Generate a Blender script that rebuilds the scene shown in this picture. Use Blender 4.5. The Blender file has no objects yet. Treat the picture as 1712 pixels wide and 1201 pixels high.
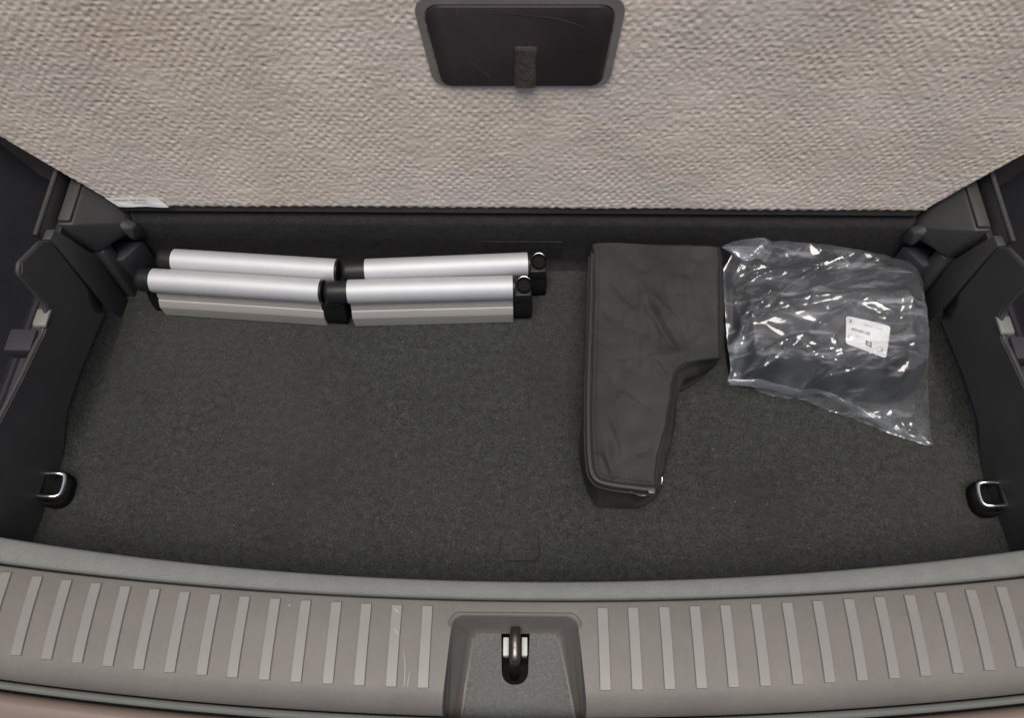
import bpy, bmesh, math, random
import numpy as np
from math import radians, sin, cos, pi, sqrt, exp
from mathutils import Vector, Matrix
from mathutils.geometry import delaunay_2d_cdt

random.seed(7)
rng = np.random.default_rng(11)
SC = bpy.context.scene
COL = SC.collection

# ------------------------------------------------------------------ camera
F_PX, PITCH, YAW, ROLL = 1269.0, radians(62.7), radians(1.2), radians(-0.6)
CAM = np.array([0.002, 0.0, 0.80])
_R0 = np.array([cos(YAW), sin(YAW), 0.0]); _F0 = np.array([-sin(YAW), cos(YAW), 0.0]); _Z = np.array([0, 0, 1.0])
FWD = _F0 * cos(PITCH) - _Z * sin(PITCH)
_U0 = _F0 * sin(PITCH) + _Z * cos(PITCH)
RGT = cos(ROLL) * _R0 + sin(ROLL) * _U0
UPV = -sin(ROLL) * _R0 + cos(ROLL) * _U0

cd = bpy.data.cameras.new('camera'); cam = bpy.data.objects.new('camera', cd); COL.objects.link(cam)
cd.sensor_width = 36.0; cd.lens = F_PX / 1712 * 36; cd.clip_start = 0.01; cd.clip_end = 200
m = Matrix(((RGT[0], UPV[0], -FWD[0], CAM[0]), (RGT[1], UPV[1], -FWD[1], CAM[1]), (RGT[2], UPV[2], -FWD[2], CAM[2]), (0, 0, 0, 1)))
cam.matrix_world = m
SC.camera = cam
SC.render.resolution_x = 1024; SC.render.resolution_y = 719

# ------------------------------------------------------------------ sky, soft sun behind the open tailgate, exposure
SUN_EL, SUN_AZ = radians(77), radians(187)      # azimuth: direction the light comes from, from +y clockwise
w = bpy.data.worlds.new('World'); SC.world = w; w.use_nodes = True
nt = w.node_tree; bg = nt.nodes['Background']
sky = nt.nodes.new('ShaderNodeTexSky'); sky.sky_type = 'NISHITA'; sky.sun_disc = False
sky.sun_elevation = SUN_EL; sky.sun_rotation = SUN_AZ
sky.dust_density = 4.0; sky.air_density = 0.8; sky.ozone_density = 1.0
nt.links.new(sky.outputs[0], bg.inputs[0]); bg.inputs[1].default_value = 0.065
sd = bpy.data.lights.new('sun', 'SUN'); sun = bpy.data.objects.new('sun', sd); COL.objects.link(sun)
sd.energy = 1.5; sd.angle = radians(38); sd.color = (1.0, 0.945, 0.86)
sdir = Vector((sin(SUN_AZ) * cos(SUN_EL), cos(SUN_AZ) * cos(SUN_EL), sin(SUN_EL)))
sun.rotation_euler = (-sdir).to_track_quat('-Z', 'Y').to_euler()
SC.view_settings.view_transform = 'Standard'; SC.view_settings.look = 'None'
SC.view_settings.gamma = 1.0; SC.view_settings.use_curve_mapping = False
SC.view_settings.exposure = 0.72

# ------------------------------------------------------------------ pixel helpers (photo pixels, 1712 x 1201)
def ray(px, py): return F_PX * FWD + (px - 856) * RGT - (py - 600.5) * UPV
def at(ax, val, px, py):
    d = ray(px, py); return CAM + d * (val - CAM[ax]) / d[ax]
def atz(px, py, z=0.0): return at(2, z, px, py)
def on_plane(px, py, p0, n):
    d = ray(px, py); return CAM + d * (np.dot(p0 - CAM, n) / np.dot(d, n))

# ------------------------------------------------------------------ object helpers
def tag(o, label=None, cat=None, group=None, kind=None):
    if label: o['label'] = label
    if cat: o['category'] = cat
    if group: o['group'] = group
    if kind: o['kind'] = kind
    return o
def empty(name, loc=(0, 0, 0)):
    o = bpy.data.objects.new(name, None); o.empty_display_size = .02; COL.objects.link(o); o.location = loc; return o
def link(name, me, mat, parent=None):
    o = bpy.data.objects.new(name, me); COL.objects.link(o)
    if mat is not None and not me.materials: me.materials.append(mat)
    if parent is not None:
        o.parent = parent
        o.matrix_parent_inverse = Matrix.Translation(-Vector(parent.location))
    return o
def mesh(name, verts, faces, mat, parent=None, smooth=False, sharp=None):
    me = bpy.data.meshes.new(name)
    me.from_pydata([tuple(map(float, v)) for v in verts], [], [tuple(map(int, f)) for f in faces])
    me.validate(); me.update()
    fixn(me)
    if smooth:
        me.shade_smooth()
        if sharp: me.set_sharp_from_angle(angle=radians(sharp))
    return link(name, me, mat, parent)
def fixn(me):
    bm = bmesh.new(); bm.from_mesh(me); bmesh.ops.recalc_face_normals(bm, faces=bm.faces); bm.to_mesh(me); bm.free()
def from_bm(name, bm, mat, parent=None, smooth=True, sharp=35):
    bmesh.ops.recalc_face_normals(bm, faces=bm.faces)
    me = bpy.data.meshes.new(name); bm.to_mesh(me); bm.free()
    if smooth:
        me.shade_smooth(); me.set_sharp_from_angle(angle=radians(sharp))
    return link(name, me, mat, parent)
def hull(name, pts, mat, parent=None, bevel=.002, seg=2):
    bm = bmesh.new()
    for p in pts: bm.verts.new(tuple(map(float, p)))
    r = bmesh.ops.convex_hull(bm, input=bm.verts)
    bmesh.ops.delete(bm, geom=[v for v in bm.verts if not v.link_faces], context='VERTS')
    bmesh.ops.dissolve_limit(bm, angle_limit=radians(2), verts=bm.verts, edges=bm.edges)
    if bevel: bmesh.ops.bevel(bm, geom=list(bm.edges), offset=bevel, segments=seg, affect='EDGES', profile=.5, clamp_overlap=True)
    return from_bm(name, bm, mat, parent)
def box_pts(x0, x1, y0, y1, z0, z1):
    return [(x, y, z) for x in (x0, x1) for y in (y0, y1) for z in (z0, z1)]
def frames(pts, closed=False):
    P = np.array(pts, float); n = len(P); T = np.zeros_like(P)
    for i in range(n):
        a = P[(i - 1) % n] if (closed or i > 0) else P[i]; b = P[(i + 1) % n] if (closed or i < n - 1) else P[i]
        T[i] = (b - a) / (np.linalg.norm(b - a) + 1e-12)
    up = np.array([0, 0, 1.0])
    if abs(T[0] @ up) > .9: up = np.array([0, 1.0, 0])
    N = np.zeros_like(P); N[0] = np.cross(T[0], up); N[0] /= np.linalg.norm(N[0])
    for i in range(1, n):
        v = N[i - 1] - T[i] * (N[i - 1] @ T[i]); N[i] = v / (np.linalg.norm(v) + 1e-12)
    return P, T, N, np.cross(T, N)
def tube_geo(pts, r, seg=10, closed=False, ry=None):
    P, T, N, B = frames(pts, closed); V = []; Fc = []
    rr = r if hasattr(r, '__len__') else [r] * len(P)
    for i in range(len(P)):
        for k in range(seg):
            a = 2 * pi * k / seg
            V.append(P[i] + N[i] * cos(a) * rr[i] + B[i] * sin(a) * (ry if ry else rr[i]))
    n = len(P)
    for i in range(n if closed else n - 1):
        for k in range(seg):
            j = (i + 1) % n
            Fc.append((i * seg + k, i * seg + (k + 1) % seg, j * seg + (k + 1) % seg, j * seg + k))
    if not closed:
        Fc.append(tuple(range(seg))[::-1]); Fc.append(tuple((n - 1) * seg + k for k in range(seg)))
    return V, Fc
def tube(name, pts, r, mat, parent=None, seg=10, closed=False, ry=None):
    V, Fc = tube_geo(pts, r, seg, closed, ry); return mesh(name, V, Fc, mat, parent, True, 50)
def smooth_path(pts, n=8, closed=False):
    P = [np.array(p, float) for p in pts]; out = []; L = len(P)
    rngi = range(L) if closed else range(L - 1)
    for i in rngi:
        g = (lambda k: P[k % L]) if closed else (lambda k: P[min(max(k, 0), L - 1)])
        p0, p1, p2, p3 = g(i - 1), g(i), g(i + 1), g(i + 2)
        for k in range(n):
            t = k / n
            out.append(.5 * ((2 * p1) + (-p0 + p2) * t + (2 * p0 - 5 * p1 + 4 * p2 - p3) * t * t + (-p0 + 3 * p1 - 3 * p2 + p3) * t ** 3))
    if not closed: out.append(P[-1])
    return out
def resample(pts, step, closed=False):
    P = [np.array(p, float) for p in pts]
    if closed: P = P + [P[0]]
    d = [0]
    for a, b in zip(P, P[1:]): d.append(d[-1] + np.linalg.norm(b - a))
    n = max(2, int(round(d[-1] / step))); A = np.array(P); s = np.linspace(0, d[-1], n + 1)
    R = np.stack([np.interp(s, d, A[:, k]) for k in range(A.shape[1])], 1)
    return R[:-1] if closed else R
def in_poly(X, Y, poly):
    X = np.asarray(X); Y = np.asarray(Y); c = np.zeros(X.shape, bool); n = len(poly)
    for i in range(n):
        x0, y0 = poly[i][:2]; x1, y1 = poly[(i + 1) % n][:2]
        if y0 == y1: continue
        k = ((y0 > Y) != (y1 > Y)) & (X < (x1 - x0) * (Y - y0) / (y1 - y0) + x0); c ^= k
    return c
def dist_poly(X, Y, poly, vals=None):
    """distance to the outline and, when given, the outline value at the nearest point"""
    X = np.asarray(X, float); Y = np.asarray(Y, float); D = np.full(X.shape, 1e9); W = np.zeros(X.shape); n = len(poly)
    for i in range(n):
        a = np.array(poly[i][:2]); b = np.array(poly[(i + 1) % n][:2]); e = b - a; L = e @ e + 1e-15
        t = np.clip(((X - a[0]) * e[0] + (Y - a[1]) * e[1]) / L, 0, 1)
        d = np.hypot(X - a[0] - t * e[0], Y - a[1] - t * e[1]); k = d < D; D[k] = d[k]
        if vals is not None: W[k] = (vals[i] * (1 - t) + vals[(i + 1) % n] * t)[k]
    return (D, W) if vals is not None else D
def _hash(ix, iy, s):
    h = (ix.astype(np.int64) * 374761393 + iy.astype(np.int64) * 668265263 + s * 974634533) & 0x7fffffff
    h = ((h ^ (h >> 13)) * 1274126177) & 0x7fffffff
    return ((h ^ (h >> 16)) & 0xffff) / 65535.0
def vnoise(X, Y, s=0):
    X = np.asarray(X, float); Y = np.asarray(Y, float); ix = np.floor(X); iy = np.floor(Y); fx = X - ix; fy = Y - iy
    fx = fx * fx * (3 - 2 * fx); fy = fy * fy * (3 - 2 * fy)
    a = _hash(ix, iy, s); b = _hash(ix + 1, iy, s); c = _hash(ix, iy + 1, s); d = _hash(ix + 1, iy + 1, s)
    return (a * (1 - fx) + b * fx) * (1 - fy) + (c * (1 - fx) + d * fx) * fy - .5
def fill_poly(outer, spacing, holes=(), jitter=.2, bstep=None):
    """triangulated sheet inside an outline: returns xy array, faces, count of outline points"""
    bstep = bstep or spacing
    o = resample([p[:2] for p in outer], bstep, True); hs = [resample([p[:2] for p in h], bstep, True) for h in holes]
    x0, y0 = o.min(0); x1, y1 = o.max(0)
    gx, gy = np.meshgrid(np.arange(x0, x1, spacing), np.arange(y0, y1, spacing * .87))
    gx = gx + (np.arange(gx.shape[0]) % 2)[:, None] * spacing * .5
    gx = gx + (rng.random(gx.shape) - .5) * spacing * jitter; gy = gy + (rng.random(gy.shape) - .5) * spacing * jitter
    gx = gx.ravel(); gy = gy.ravel(); k = in_poly(gx, gy, o) & (dist_poly(gx, gy, o) > spacing * .55)
    for h in hs: k &= ~in_poly(gx, gy, h) & (dist_poly(gx, gy, h) > spacing * .55)
    allv = [tuple(p) for p in o]; edges = [(i, (i + 1) % len(o)) for i in range(len(o))]
    for h in hs:
        b = len(allv); allv += [tuple(p) for p in h]; edges += [(b + i, b + (i + 1) % len(h)) for i in range(len(h))]
    nb = len(allv); allv += list(zip(gx[k], gy[k]))
    V, _, Fc, *_ = delaunay_2d_cdt([Vector(v) for v in allv], edges, [], 0, 1e-7)
    V = np.array([tuple(v) for v in V]); Fc = np.array([f for f in Fc if len(f) == 3])
    c = V[Fc].mean(1); keep = in_poly(c[:, 0], c[:, 1], o)
    for h in hs: keep &= ~in_poly(c[:, 0], c[:, 1], h)
    return V, Fc[keep], nb
def evaluated(o):
    bpy.context.view_layer.update()
    dg = bpy.context.evaluated_depsgraph_get(); me = bpy.data.meshes.new_from_object(o.evaluated_get(dg))
    o.modifiers.clear(); old = o.data; o.data = me; bpy.data.meshes.remove(old); return me
def co(me):
    a = np.empty(len(me.vertices) * 3, np.float32); me.vertices.foreach_get('co', a); return a.reshape(-1, 3).astype(float)
def set_co(me, A): me.vertices.foreach_set('co', A.astype(np.float32).ravel()); me.update()
def nrm(me):
    a = np.empty(len(me.vertices) * 3, np.float32); me.vertices.foreach_get('normal', a); return a.reshape(-1, 3).astype(float)

# ------------------------------------------------------------------ materials
def mat(name, color, rough=.5, metal=0.0, var=0.0, vscale=40, bump=0.0, bscale=600, bdist=.001, spec=.5, c2=None, vdetail=6, speck=None, sheen=0, fine=None):
    M = bpy.data.materials.new(name); M.use_nodes = True; n = M.node_tree.nodes; l = M.node_tree.links
    b = n['Principled BSDF']; b.inputs['Roughness'].default_value = rough; b.inputs['Metallic'].default_value = metal
    b.inputs['Specular IOR Level'].default_value = spec
    if sheen: b.inputs['Sheen Weight'].default_value = sheen
    tc = n.new('ShaderNodeTexCoord'); col = None
    c = (*color, 1)
    if var or c2:
        nz = n.new('ShaderNodeTexNoise'); nz.inputs['Scale'].default_value = vscale; nz.inputs['Detail'].default_value = vdetail
        nz.inputs['Roughness'].default_value = .65
        l.new(tc.outputs['Object'], nz.inputs['Vector'])
        rp = n.new('ShaderNodeValToRGB'); l.new(nz.outputs['Fac'], rp.inputs[0])
        a = tuple(max(0, v * (1 - var)) for v in color); d = c2 if c2 else tuple(v * (1 + var) for v in color)
        rp.color_ramp.elements[0].position = .32; rp.color_ramp.elements[1].position = .68
        rp.color_ramp.elements[0].color = (*a, 1); rp.color_ramp.elements[1].color = (*d, 1)
        col = rp.outputs[0]
        if fine:
            n2 = n.new('ShaderNodeTexNoise'); n2.inputs['Scale'].default_value = fine[0]; n2.inputs['Detail'].default_value = 3; n2.inputs['Roughness'].default_value = .7
            l.new(tc.outputs['Object'], n2.inputs['Vector'])
            mr = n.new('ShaderNodeMapRange'); mr.inputs[1].default_value = .3; mr.inputs[2].default_value = .7
            mr.inputs[3].default_value = 1 - fine[1]; mr.inputs[4].default_value = 1 + fine[1]; l.new(n2.outputs['Fac'], mr.inputs[0])
            mx = n.new('ShaderNodeMix'); mx.data_type = 'RGBA'; mx.blend_type = 'MULTIPLY'; mx.inputs[0].default_value = 1
            l.new(col, mx.inputs[6]); l.new(mr.outputs[0], mx.inputs[7]); col = mx.outputs[2]
        l.new(col, b.inputs['Base Color'])
    else: b.inputs['Base Color'].default_value = c
    if bump:
        n3 = n.new('ShaderNodeTexNoise'); n3.inputs['Scale'].default_value = bscale; n3.inputs['Detail'].default_value = 4; n3.inputs['Roughness'].default_value = .6
        l.new(tc.outputs['Object'], n3.inputs['Vector'])
        bp = n.new('ShaderNodeBump'); bp.inputs['Strength'].default_value = bump; bp.inputs['Distance'].default_value = bdist
        l.new(n3.outputs['Fac'], bp.inputs['Height']); l.new(bp.outputs[0], b.inputs['Normal'])
    return M
M = {}
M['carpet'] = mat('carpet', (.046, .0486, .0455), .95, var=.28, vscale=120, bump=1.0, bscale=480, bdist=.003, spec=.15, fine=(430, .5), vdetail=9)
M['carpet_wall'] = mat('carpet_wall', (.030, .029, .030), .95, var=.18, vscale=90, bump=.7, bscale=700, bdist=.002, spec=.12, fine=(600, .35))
M['felt'] = mat('felt', (.185, .190, .177), .9, var=.06, vscale=60, bump=.5, bscale=900, bdist=.001, spec=.2, fine=(800, .12))
M['weave'] = mat('weave', (.60, .52, .445), .85, var=.10, vscale=9, bump=.6, bscale=800, bdist=.001, spec=.25, fine=(500, .16), c2=(.69, .60, .515))
def stain(Mt, col, sc, lo, hi, strength, seed):
    n = Mt.node_tree.nodes; l = Mt.node_tree.links; b = n['Principled BSDF']; src = b.inputs['Base Color'].links[0].from_socket
    tc = n.new('ShaderNodeTexCoord'); mp = n.new('ShaderNodeMapping'); mp.inputs['Location'].default_value = (seed, seed * 1.7, seed * .3); mp.inputs['Scale'].default_value = (1, 1, 2.2)
    nz = n.new('ShaderNodeTexNoise'); nz.inputs['Scale'].default_value = sc; nz.inputs['Detail'].default_value = 7; nz.inputs['Roughness'].default_value = .62
    l.new(tc.outputs['Object'], mp.inputs[0]); l.new(mp.outputs[0], nz.inputs['Vector'])
    mr = n.new('ShaderNodeMapRange'); mr.inputs[1].default_value = lo; mr.inputs[2].default_value = hi; mr.inputs[3].default_value = 0; mr.inputs[4].default_value = strength
    l.new(nz.outputs['Fac'], mr.inputs[0]); mx = n.new('ShaderNodeMix'); mx.data_type = 'RGBA'; l.new(mr.outputs[0], mx.inputs[0]); l.new(src, mx.inputs[6]); mx.inputs[7].default_value = (*col, 1)
    l.new(mx.outputs[2], b.inputs['Base Color'])
stain(M['carpet'], (.060, .0615, .059), 4.5, .45, .75, .55, 1.3)
stain(M['carpet'], (.026, .027, .026), 7, .50, .80, .6, 5.7)
stain(M['weave'], (.46, .36, .26), 5, .50, .78, .5, 3.1)
stain(M['weave'], (.52, .52, .53), 2.2, .42, .72, .5, 9.4)
M['board_edge'] = mat('board_edge', (.040, .036, .035), .8, var=.2, vscale=50, bump=.3)
M['trim'] = mat('trim', (.046, .045, .0455), .55, var=.10, vscale=25, bump=.35, bscale=1400, bdist=.0004, spec=.4)
M['trim_dark'] = mat('trim_dark', (.034, .034, .040), .7, var=.2, vscale=20, bump=.3, bscale=900, bdist=.0005, spec=.3)
M['clip'] = mat('clip', (.17, .18, .165), .5, var=.05, vscale=30)
M['sill'] = mat('sill', (.152, .141, .126), .5, var=.10, vscale=9, bump=.4, bscale=1500, bdist=.0003, spec=.4, fine=(260, .05))
M['sill_rib'] = mat('sill_rib', (.205, .198, .183), .42, var=.05, vscale=20, bump=.2, bscale=1200, bdist=.0002, spec=.45)
M['pocket_floor'] = mat('pocket_floor', (.135, .14, .135), .75, var=.12, vscale=300, bump=.9, bscale=1100, bdist=.0012, spec=.3, fine=(1100, .35))
M['rubber'] = mat('rubber', (.03, .031, .03), .7)
M['steel_dark'] = mat('steel_dark', (.24, .215, .19), .38, 1.0, var=.25, vscale=160, bump=.2, bscale=400)
M['chrome'] = mat('chrome', (.75, .75, .76), .18, 1.0)
M['white_plastic'] = mat('white_plastic', (.62, .64, .60), .5)
M['alu'] = mat('alu', (.52, .53, .55), .58, .4, var=.03, vscale=30, spec=.5)
M['alu_matt'] = mat('alu_matt', (.44, .425, .405), .5, .3, var=.03, vscale=30)
M['black_plastic'] = mat('black_plastic', (.014, .0145, .0155), .42, spec=.3, var=.1, vscale=40, bump=.15, bscale=1200, bdist=.0003)
M['black_rubber'] = mat('black_rubber', (.007, .007, .007), .8, spec=.15)
M['nylon'] = mat('nylon', (.042, .0425, .0405), .78, var=.28, vscale=11, bump=.8, bscale=1300, bdist=.001, spec=.2, fine=(900, .12))
M['zip_tape'] = mat('zip_tape', (.018, .018, .018), .6)
M['zip'] = mat('zip', (.085, .086, .082), .35, var=.1, vscale=60)
M['thread'] = mat('thread', (.007, .007, .007), .8)
M['handle_plate'] = mat('handle_plate', (.030, .024, .024), .5, var=.25, vscale=14, bump=.1, bscale=900, spec=.35)
M['handle_rim'] = mat('handle_rim', (.17, .155, .15), .35, var=.12, vscale=40)
M['velcro'] = mat('velcro', (.062, .050, .041), .95, var=.4, vscale=220, bump=1, bscale=900, bdist=.002)
M['paper'] = mat('paper', (.88, .88, .87), .45, var=.02, vscale=40)
M['ink'] = mat('ink', (.05, .05, .055), .6)
M['ink_grey'] = mat('ink_grey', (.45, .45, .46), .6)
M['dust'] = mat('dust', (.42, .42, .40), .9)
M['black_foil'] = mat('black_foil', (.006, .0062, .007), .4, var=.25, vscale=40, bump=.15, bscale=150, bdist=.001, spec=.5)

def film_material():
    Mf = bpy.data.materials.new('film'); Mf.use_nodes = True; n = Mf.node_tree.nodes; l = Mf.node_tree.links
    n.clear(); out = n.new('ShaderNodeOutputMaterial')
    tr = n.new('ShaderNodeBsdfTransparent'); tr.inputs[0].default_value = (.96, .97, .98, 1)
    df = n.new('ShaderNodeBsdfDiffuse'); df.inputs[0].default_value = (.62, .66, .72, 1)
    tl = n.new('ShaderNodeBsdfTranslucent'); tl.inputs[0].default_value = (.62, .66, .72, 1)
    gl = n.new('ShaderNodeBsdfGlossy'); gl.inputs[0].default_value = (1, 1, 1, 1); gl.inputs['Roughness'].default_value = .085
    ad = n.new('ShaderNodeMixShader'); ad.inputs[0].default_value = .35; l.new(df.outputs[0], ad.inputs[1]); l.new(tl.outputs[0], ad.inputs[2])
    tc = n.new('ShaderNodeTexCoord'); nz = n.new('ShaderNodeTexNoise'); nz.inputs['Scale'].default_value = 22; nz.inputs['Detail'].default_value = 5
    l.new(tc.outputs['Object'], nz.inputs['Vector'])
    mr = n.new('ShaderNodeMapRange'); mr.inputs[1].default_value = .35; mr.inputs[2].default_value = .75; mr.inputs[3].default_value = .08; mr.inputs[4].default_value = .22
    l.new(nz.outputs['Fac'], mr.inputs[0])
    mp = n.new('ShaderNodeMapping'); mp.inputs['Rotation'].default_value = (0, 0, -.35); mp.inputs['Scale'].default_value = (14, 90, 30); l.new(tc.outputs['Object'], mp.inputs[0])
    n2 = n.new('ShaderNodeTexNoise'); n2.inputs['Scale'].default_value = 1; n2.inputs['Detail'].default_value = 4; l.new(mp.outputs[0], n2.inputs['Vector'])
    m3 = n.new('ShaderNodeMapRange'); m3.inputs[1].default_value = .54; m3.inputs[2].default_value = .76; m3.inputs[3].default_value = 0; m3.inputs[4].default_value = .5; l.new(n2.outputs['Fac'], m3.inputs[0])  # white streaks painted into the film as crease highlights
    sm = n.new('ShaderNodeMath'); sm.operation = 'ADD'; l.new(mr.outputs[0], sm.inputs[0]); l.new(m3.outputs[0], sm.inputs[1])
    m1 = n.new('ShaderNodeMixShader'); l.new(sm.outputs[0], m1.inputs[0]); l.new(tr.outputs[0], m1.inputs[1]); l.new(ad.outputs[0], m1.inputs[2])
    lw = n.new('ShaderNodeLayerWeight'); lw.inputs[0].default_value = .5
    pw = n.new('ShaderNodeMath'); pw.operation = 'POWER'; pw.inputs[1].default_value = 4.0; l.new(lw.outputs['Facing'], pw.inputs[0])
    fr = n.new('ShaderNodeMath'); fr.operation = 'MULTIPLY_ADD'; fr.inputs[1].default_value = .6; fr.inputs[2].default_value = .085; l.new(pw.outputs[0], fr.inputs[0])
    m2 = n.new('ShaderNodeMixShader'); l.new(fr.outputs[0], m2.inputs[0]); l.new(m1.outputs[0], m2.inputs[1]); l.new(gl.outputs[0], m2.inputs[2])
    l.new(m2.outputs[0], out.inputs[0]); return Mf
M['film'] = film_material()

# ================================================================== SETTING: carpeted floor and back wall of the boot
XF = lambda y: .484 + (.465 - y) * .085          # half width of the well at floor level
YB = .545                                        # back wall
# floor sheet with a very slightly uneven pile
nx, ny = 150, 80
xs = np.linspace(-.56, .56, nx); ys = np.linspace(.075, YB + .02, ny); GX, GY = np.meshgrid(xs, ys)
GZ = vnoise(GX * 14, GY * 14, 3) * .0016 + vnoise(GX * 45, GY * 45, 4) * .0006
flap = in_poly(GX, GY, [atz(838, 905)[:2], atz(899, 905)[:2], atz(899, 938)[:2], atz(845, 938)[:2]])
V = np.stack([GX.ravel(), GY.ravel(), GZ.ravel()], 1)
Fc = [(j * nx + i, j * nx + i + 1, (j + 1) * nx + i + 1, (j + 1) * nx + i) for j in range(ny - 1) for i in range(nx - 1)]
floor = mesh('boot_floor', V, Fc, M['carpet'], None, True); tag(floor, kind='structure')
# cut flap in the carpet near the sill
fp = [atz(837, 898, .002), atz(899, 898, .002), atz(902, 930, .002), atz(893, 939, .002), atz(846, 938, .002), atz(836, 928, .002)]
bm = bmesh.new(); vs = [bm.verts.new(tuple(p)) for p in fp]; f = bm.faces.new(vs)
r = bmesh.ops.extrude_face_region(bm, geom=[f]); bmesh.ops.translate(bm, vec=(0, 0, -.004), verts=[g for g in r['geom'] if isinstance(g, bmesh.types.BMVert)])
from_bm('carpet_flap', bm, M['carpet'], floor)
tube('flap_seam', [p + np.array((0, 0, .0002)) for p in (fp[0], fp[5], fp[4], fp[3], fp[2], fp[1])], .0004, M['carpet_wall'], floor, 6)

# back wall: carpeted riser with a rolled top edge and the dark hinge ledge above
prof = [(YB - .012, -.004), (YB - .003, .004), (YB, .014), (YB + .001, .05), (YB + .001, .080), (YB + .003, .086), (YB + .008, .0885), (YB + .014, .0885), (YB + .0165, .092), (YB + .017, .104), (YB + .05, .105)]
V = []; Fc = []; xs = np.linspace(-.56, .56, 60)
for x in xs:
    for (y, z) in prof: V.append((x, y + vnoise(x * 9, z * 20, 8) * .002, z))
k = len(prof)
for i in range(len(xs) - 1):
    for j in range(k - 1): Fc.append((i * k + j, (i + 1) * k + j, (i + 1) * k + j + 1, i * k + j + 1))
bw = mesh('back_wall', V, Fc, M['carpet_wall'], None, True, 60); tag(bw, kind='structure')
a = at(1, YB - .001, 806, 405); b = at(1, YB - .001, 938, 432)
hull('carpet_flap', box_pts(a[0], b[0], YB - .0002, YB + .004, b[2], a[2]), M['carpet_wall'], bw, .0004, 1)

# lint and short loose fibres lying on the carpet
V = []; Fc = []
for i in range(1500):
    x = rng.uniform(-.47, .47); y = rng.uniform(.12, .53); a = rng.uniform(0, 2 * pi); L = rng.uniform(.0010, .0032); c = rng.uniform(-1.6, 1.6); wd = .00016
    P = []
    for t in (0, .5, 1):
        P.append((x + L * t * cos(a + c * t), y + L * t * sin(a + c * t), .0012 + .0008 * sin(pi * t)))
    b = len(V)
    for p in P: V += [(p[0] - sin(a) * wd, p[1] + cos(a) * wd, p[2]), (p[0] + sin(a) * wd, p[1] - cos(a) * wd, p[2] + .0001)]
    Fc += [(b, b + 1, b + 3, b + 2), (b + 2, b + 3, b + 5, b + 4)]
for i in range(80):
    x = rng.uniform(-.45, .45); y = rng.uniform(.13, .52); r = rng.uniform(.0004, .0010); b = len(V)
    V += [(x - r, y, .001), (x, y - r, .001), (x + r, y, .001), (x, y + r, .001), (x, y, .001 + r * 1.3)]
    Fc += [(b, b + 1, b + 4), (b + 1, b + 2, b + 4), (b + 2, b + 3, b + 4), (b + 3, b, b + 4)]
M['lint'] = mat('lint', (.16, .165, .155), .9, var=.5, vscale=15)
lint = mesh('carpet_lint', V, Fc, M['lint']); tag(lint, 'pale lint specks and short loose fibres on the dark carpet', 'lint', kind='stuff')

# ================================================================== RAISED FLOOR PANEL (underside facing the viewer)
LEAN = radians(8); P0 = np.array([0, YB + .004, .107]); UP = np.array([0, sin(LEAN), cos(LEAN)]); NP = np.array([0, -cos(LEAN), sin(LEAN)])
def pan(u, wv, n=0.0): return P0 + np.array([1., 0, 0]) * u + UP * wv + NP * n
def pan_uv(px, py, n=0.0):
    p = on_plane(px, py, P0 + NP * n, NP); return p[0], (p - P0) @ UP
eL = pan_uv(190, 338); eL2 = pan_uv(0, 235); eR = pan_uv(1557, 356); eR2 = pan_uv(1712, 263)
HB = (abs(eL[0]) + abs(eR[0])) / 2; SL = ((abs(eL2[0]) - abs(eL[0])) / (eL2[1] - eL[1]) + (abs(eR2[0]) - abs(eR[0])) / (eR2[1] - eR[1])) / 2
HMAX = .60; HT = .40
def hw(wv): return np.minimum(HB + .004 + SL * np.maximum(wv - .012, 0) - np.maximum(.012 - wv, 0) * .6, HMAX)
panel = empty('raised_floor_panel', (0, YB + .004, .107))
tag(panel, 'raised boot floor panel with its beige woven underside showing and a dark handle plate', 'floor panel')
res = .00125
nu, nv = int(1.14 / res), int(HT / res)
wv = np.linspace(0, HT, nv)[:, None]; uu = np.linspace(-1, 1, nu)[None, :]
U = uu * hw(wv); W = wv + 0 * uu
wu = U + vnoise(U * 75, W * 75, 21) * .0042 + vnoise(U * 22, W * 22, 22) * .006
ww = W + vnoise(U * 80, W * 80, 23) * .0024 + vnoise(U * 18, W * 18, 24) * .005
c = np.cos(2 * pi * wu / .0100) * np.cos(2 * pi * ww / .0102)
dn = np.clip((c - .02) / .8, 0, 1); dn = dn * dn * (3 - 2 * dn)
amp = .00072 * np.clip(.75 + 1.3 * vnoise(U * 95, W * 120, 25) + .5 * vnoise(U * 20, W * 20, 29), .15, 1.5)
Hn = -amp * dn + vnoise(U * 130, W * 420, 26) * .0006 + vnoise(U * 300, W * 700, 28) * .0004 + vnoise(U * 12, W * 12, 27) * .0016
edge = np.minimum(np.minimum(W, .006), np.minimum(hw(wv) - np.abs(U), .006)) / .006
Hn = Hn - .004 * (1 - np.clip(edge, 0, 1)) ** 2
Wd = W + (W < .012) * (np.abs(np.sin(U * pi / .0125)) - .6) * .0022 * (1 - W / .012)
PX = U; PY = P0[1] + UP[1] * Wd + NP[1] * Hn; PZ = P0[2] + UP[2] * Wd + NP[2] * Hn
me = bpy.data.meshes.new('woven_face'); me.vertices.add(nu * nv); me.vertices.foreach_set('co', np.stack([PX, PY, PZ], 2).astype(np.float32).ravel())
idx = np.arange(nu * nv).reshape(nv, nu); q = np.stack([idx[:-1, :-1], idx[:-1, 1:], idx[1:, 1:], idx[1:, :-1]], 2).reshape(-1, 4)
me.loops.add(q.size); me.loops.foreach_set('vertex_index', q.ravel().astype(np.int32)); me.polygons.add(len(q))
me.polygons.foreach_set('loop_start', np.arange(0, q.size, 4, dtype=np.int32)); me.polygons.foreach_set('loop_total', np.full(len(q), 4, np.int32))
me.update(calc_edges=True); me.validate(); me.shade_smooth()
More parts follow.
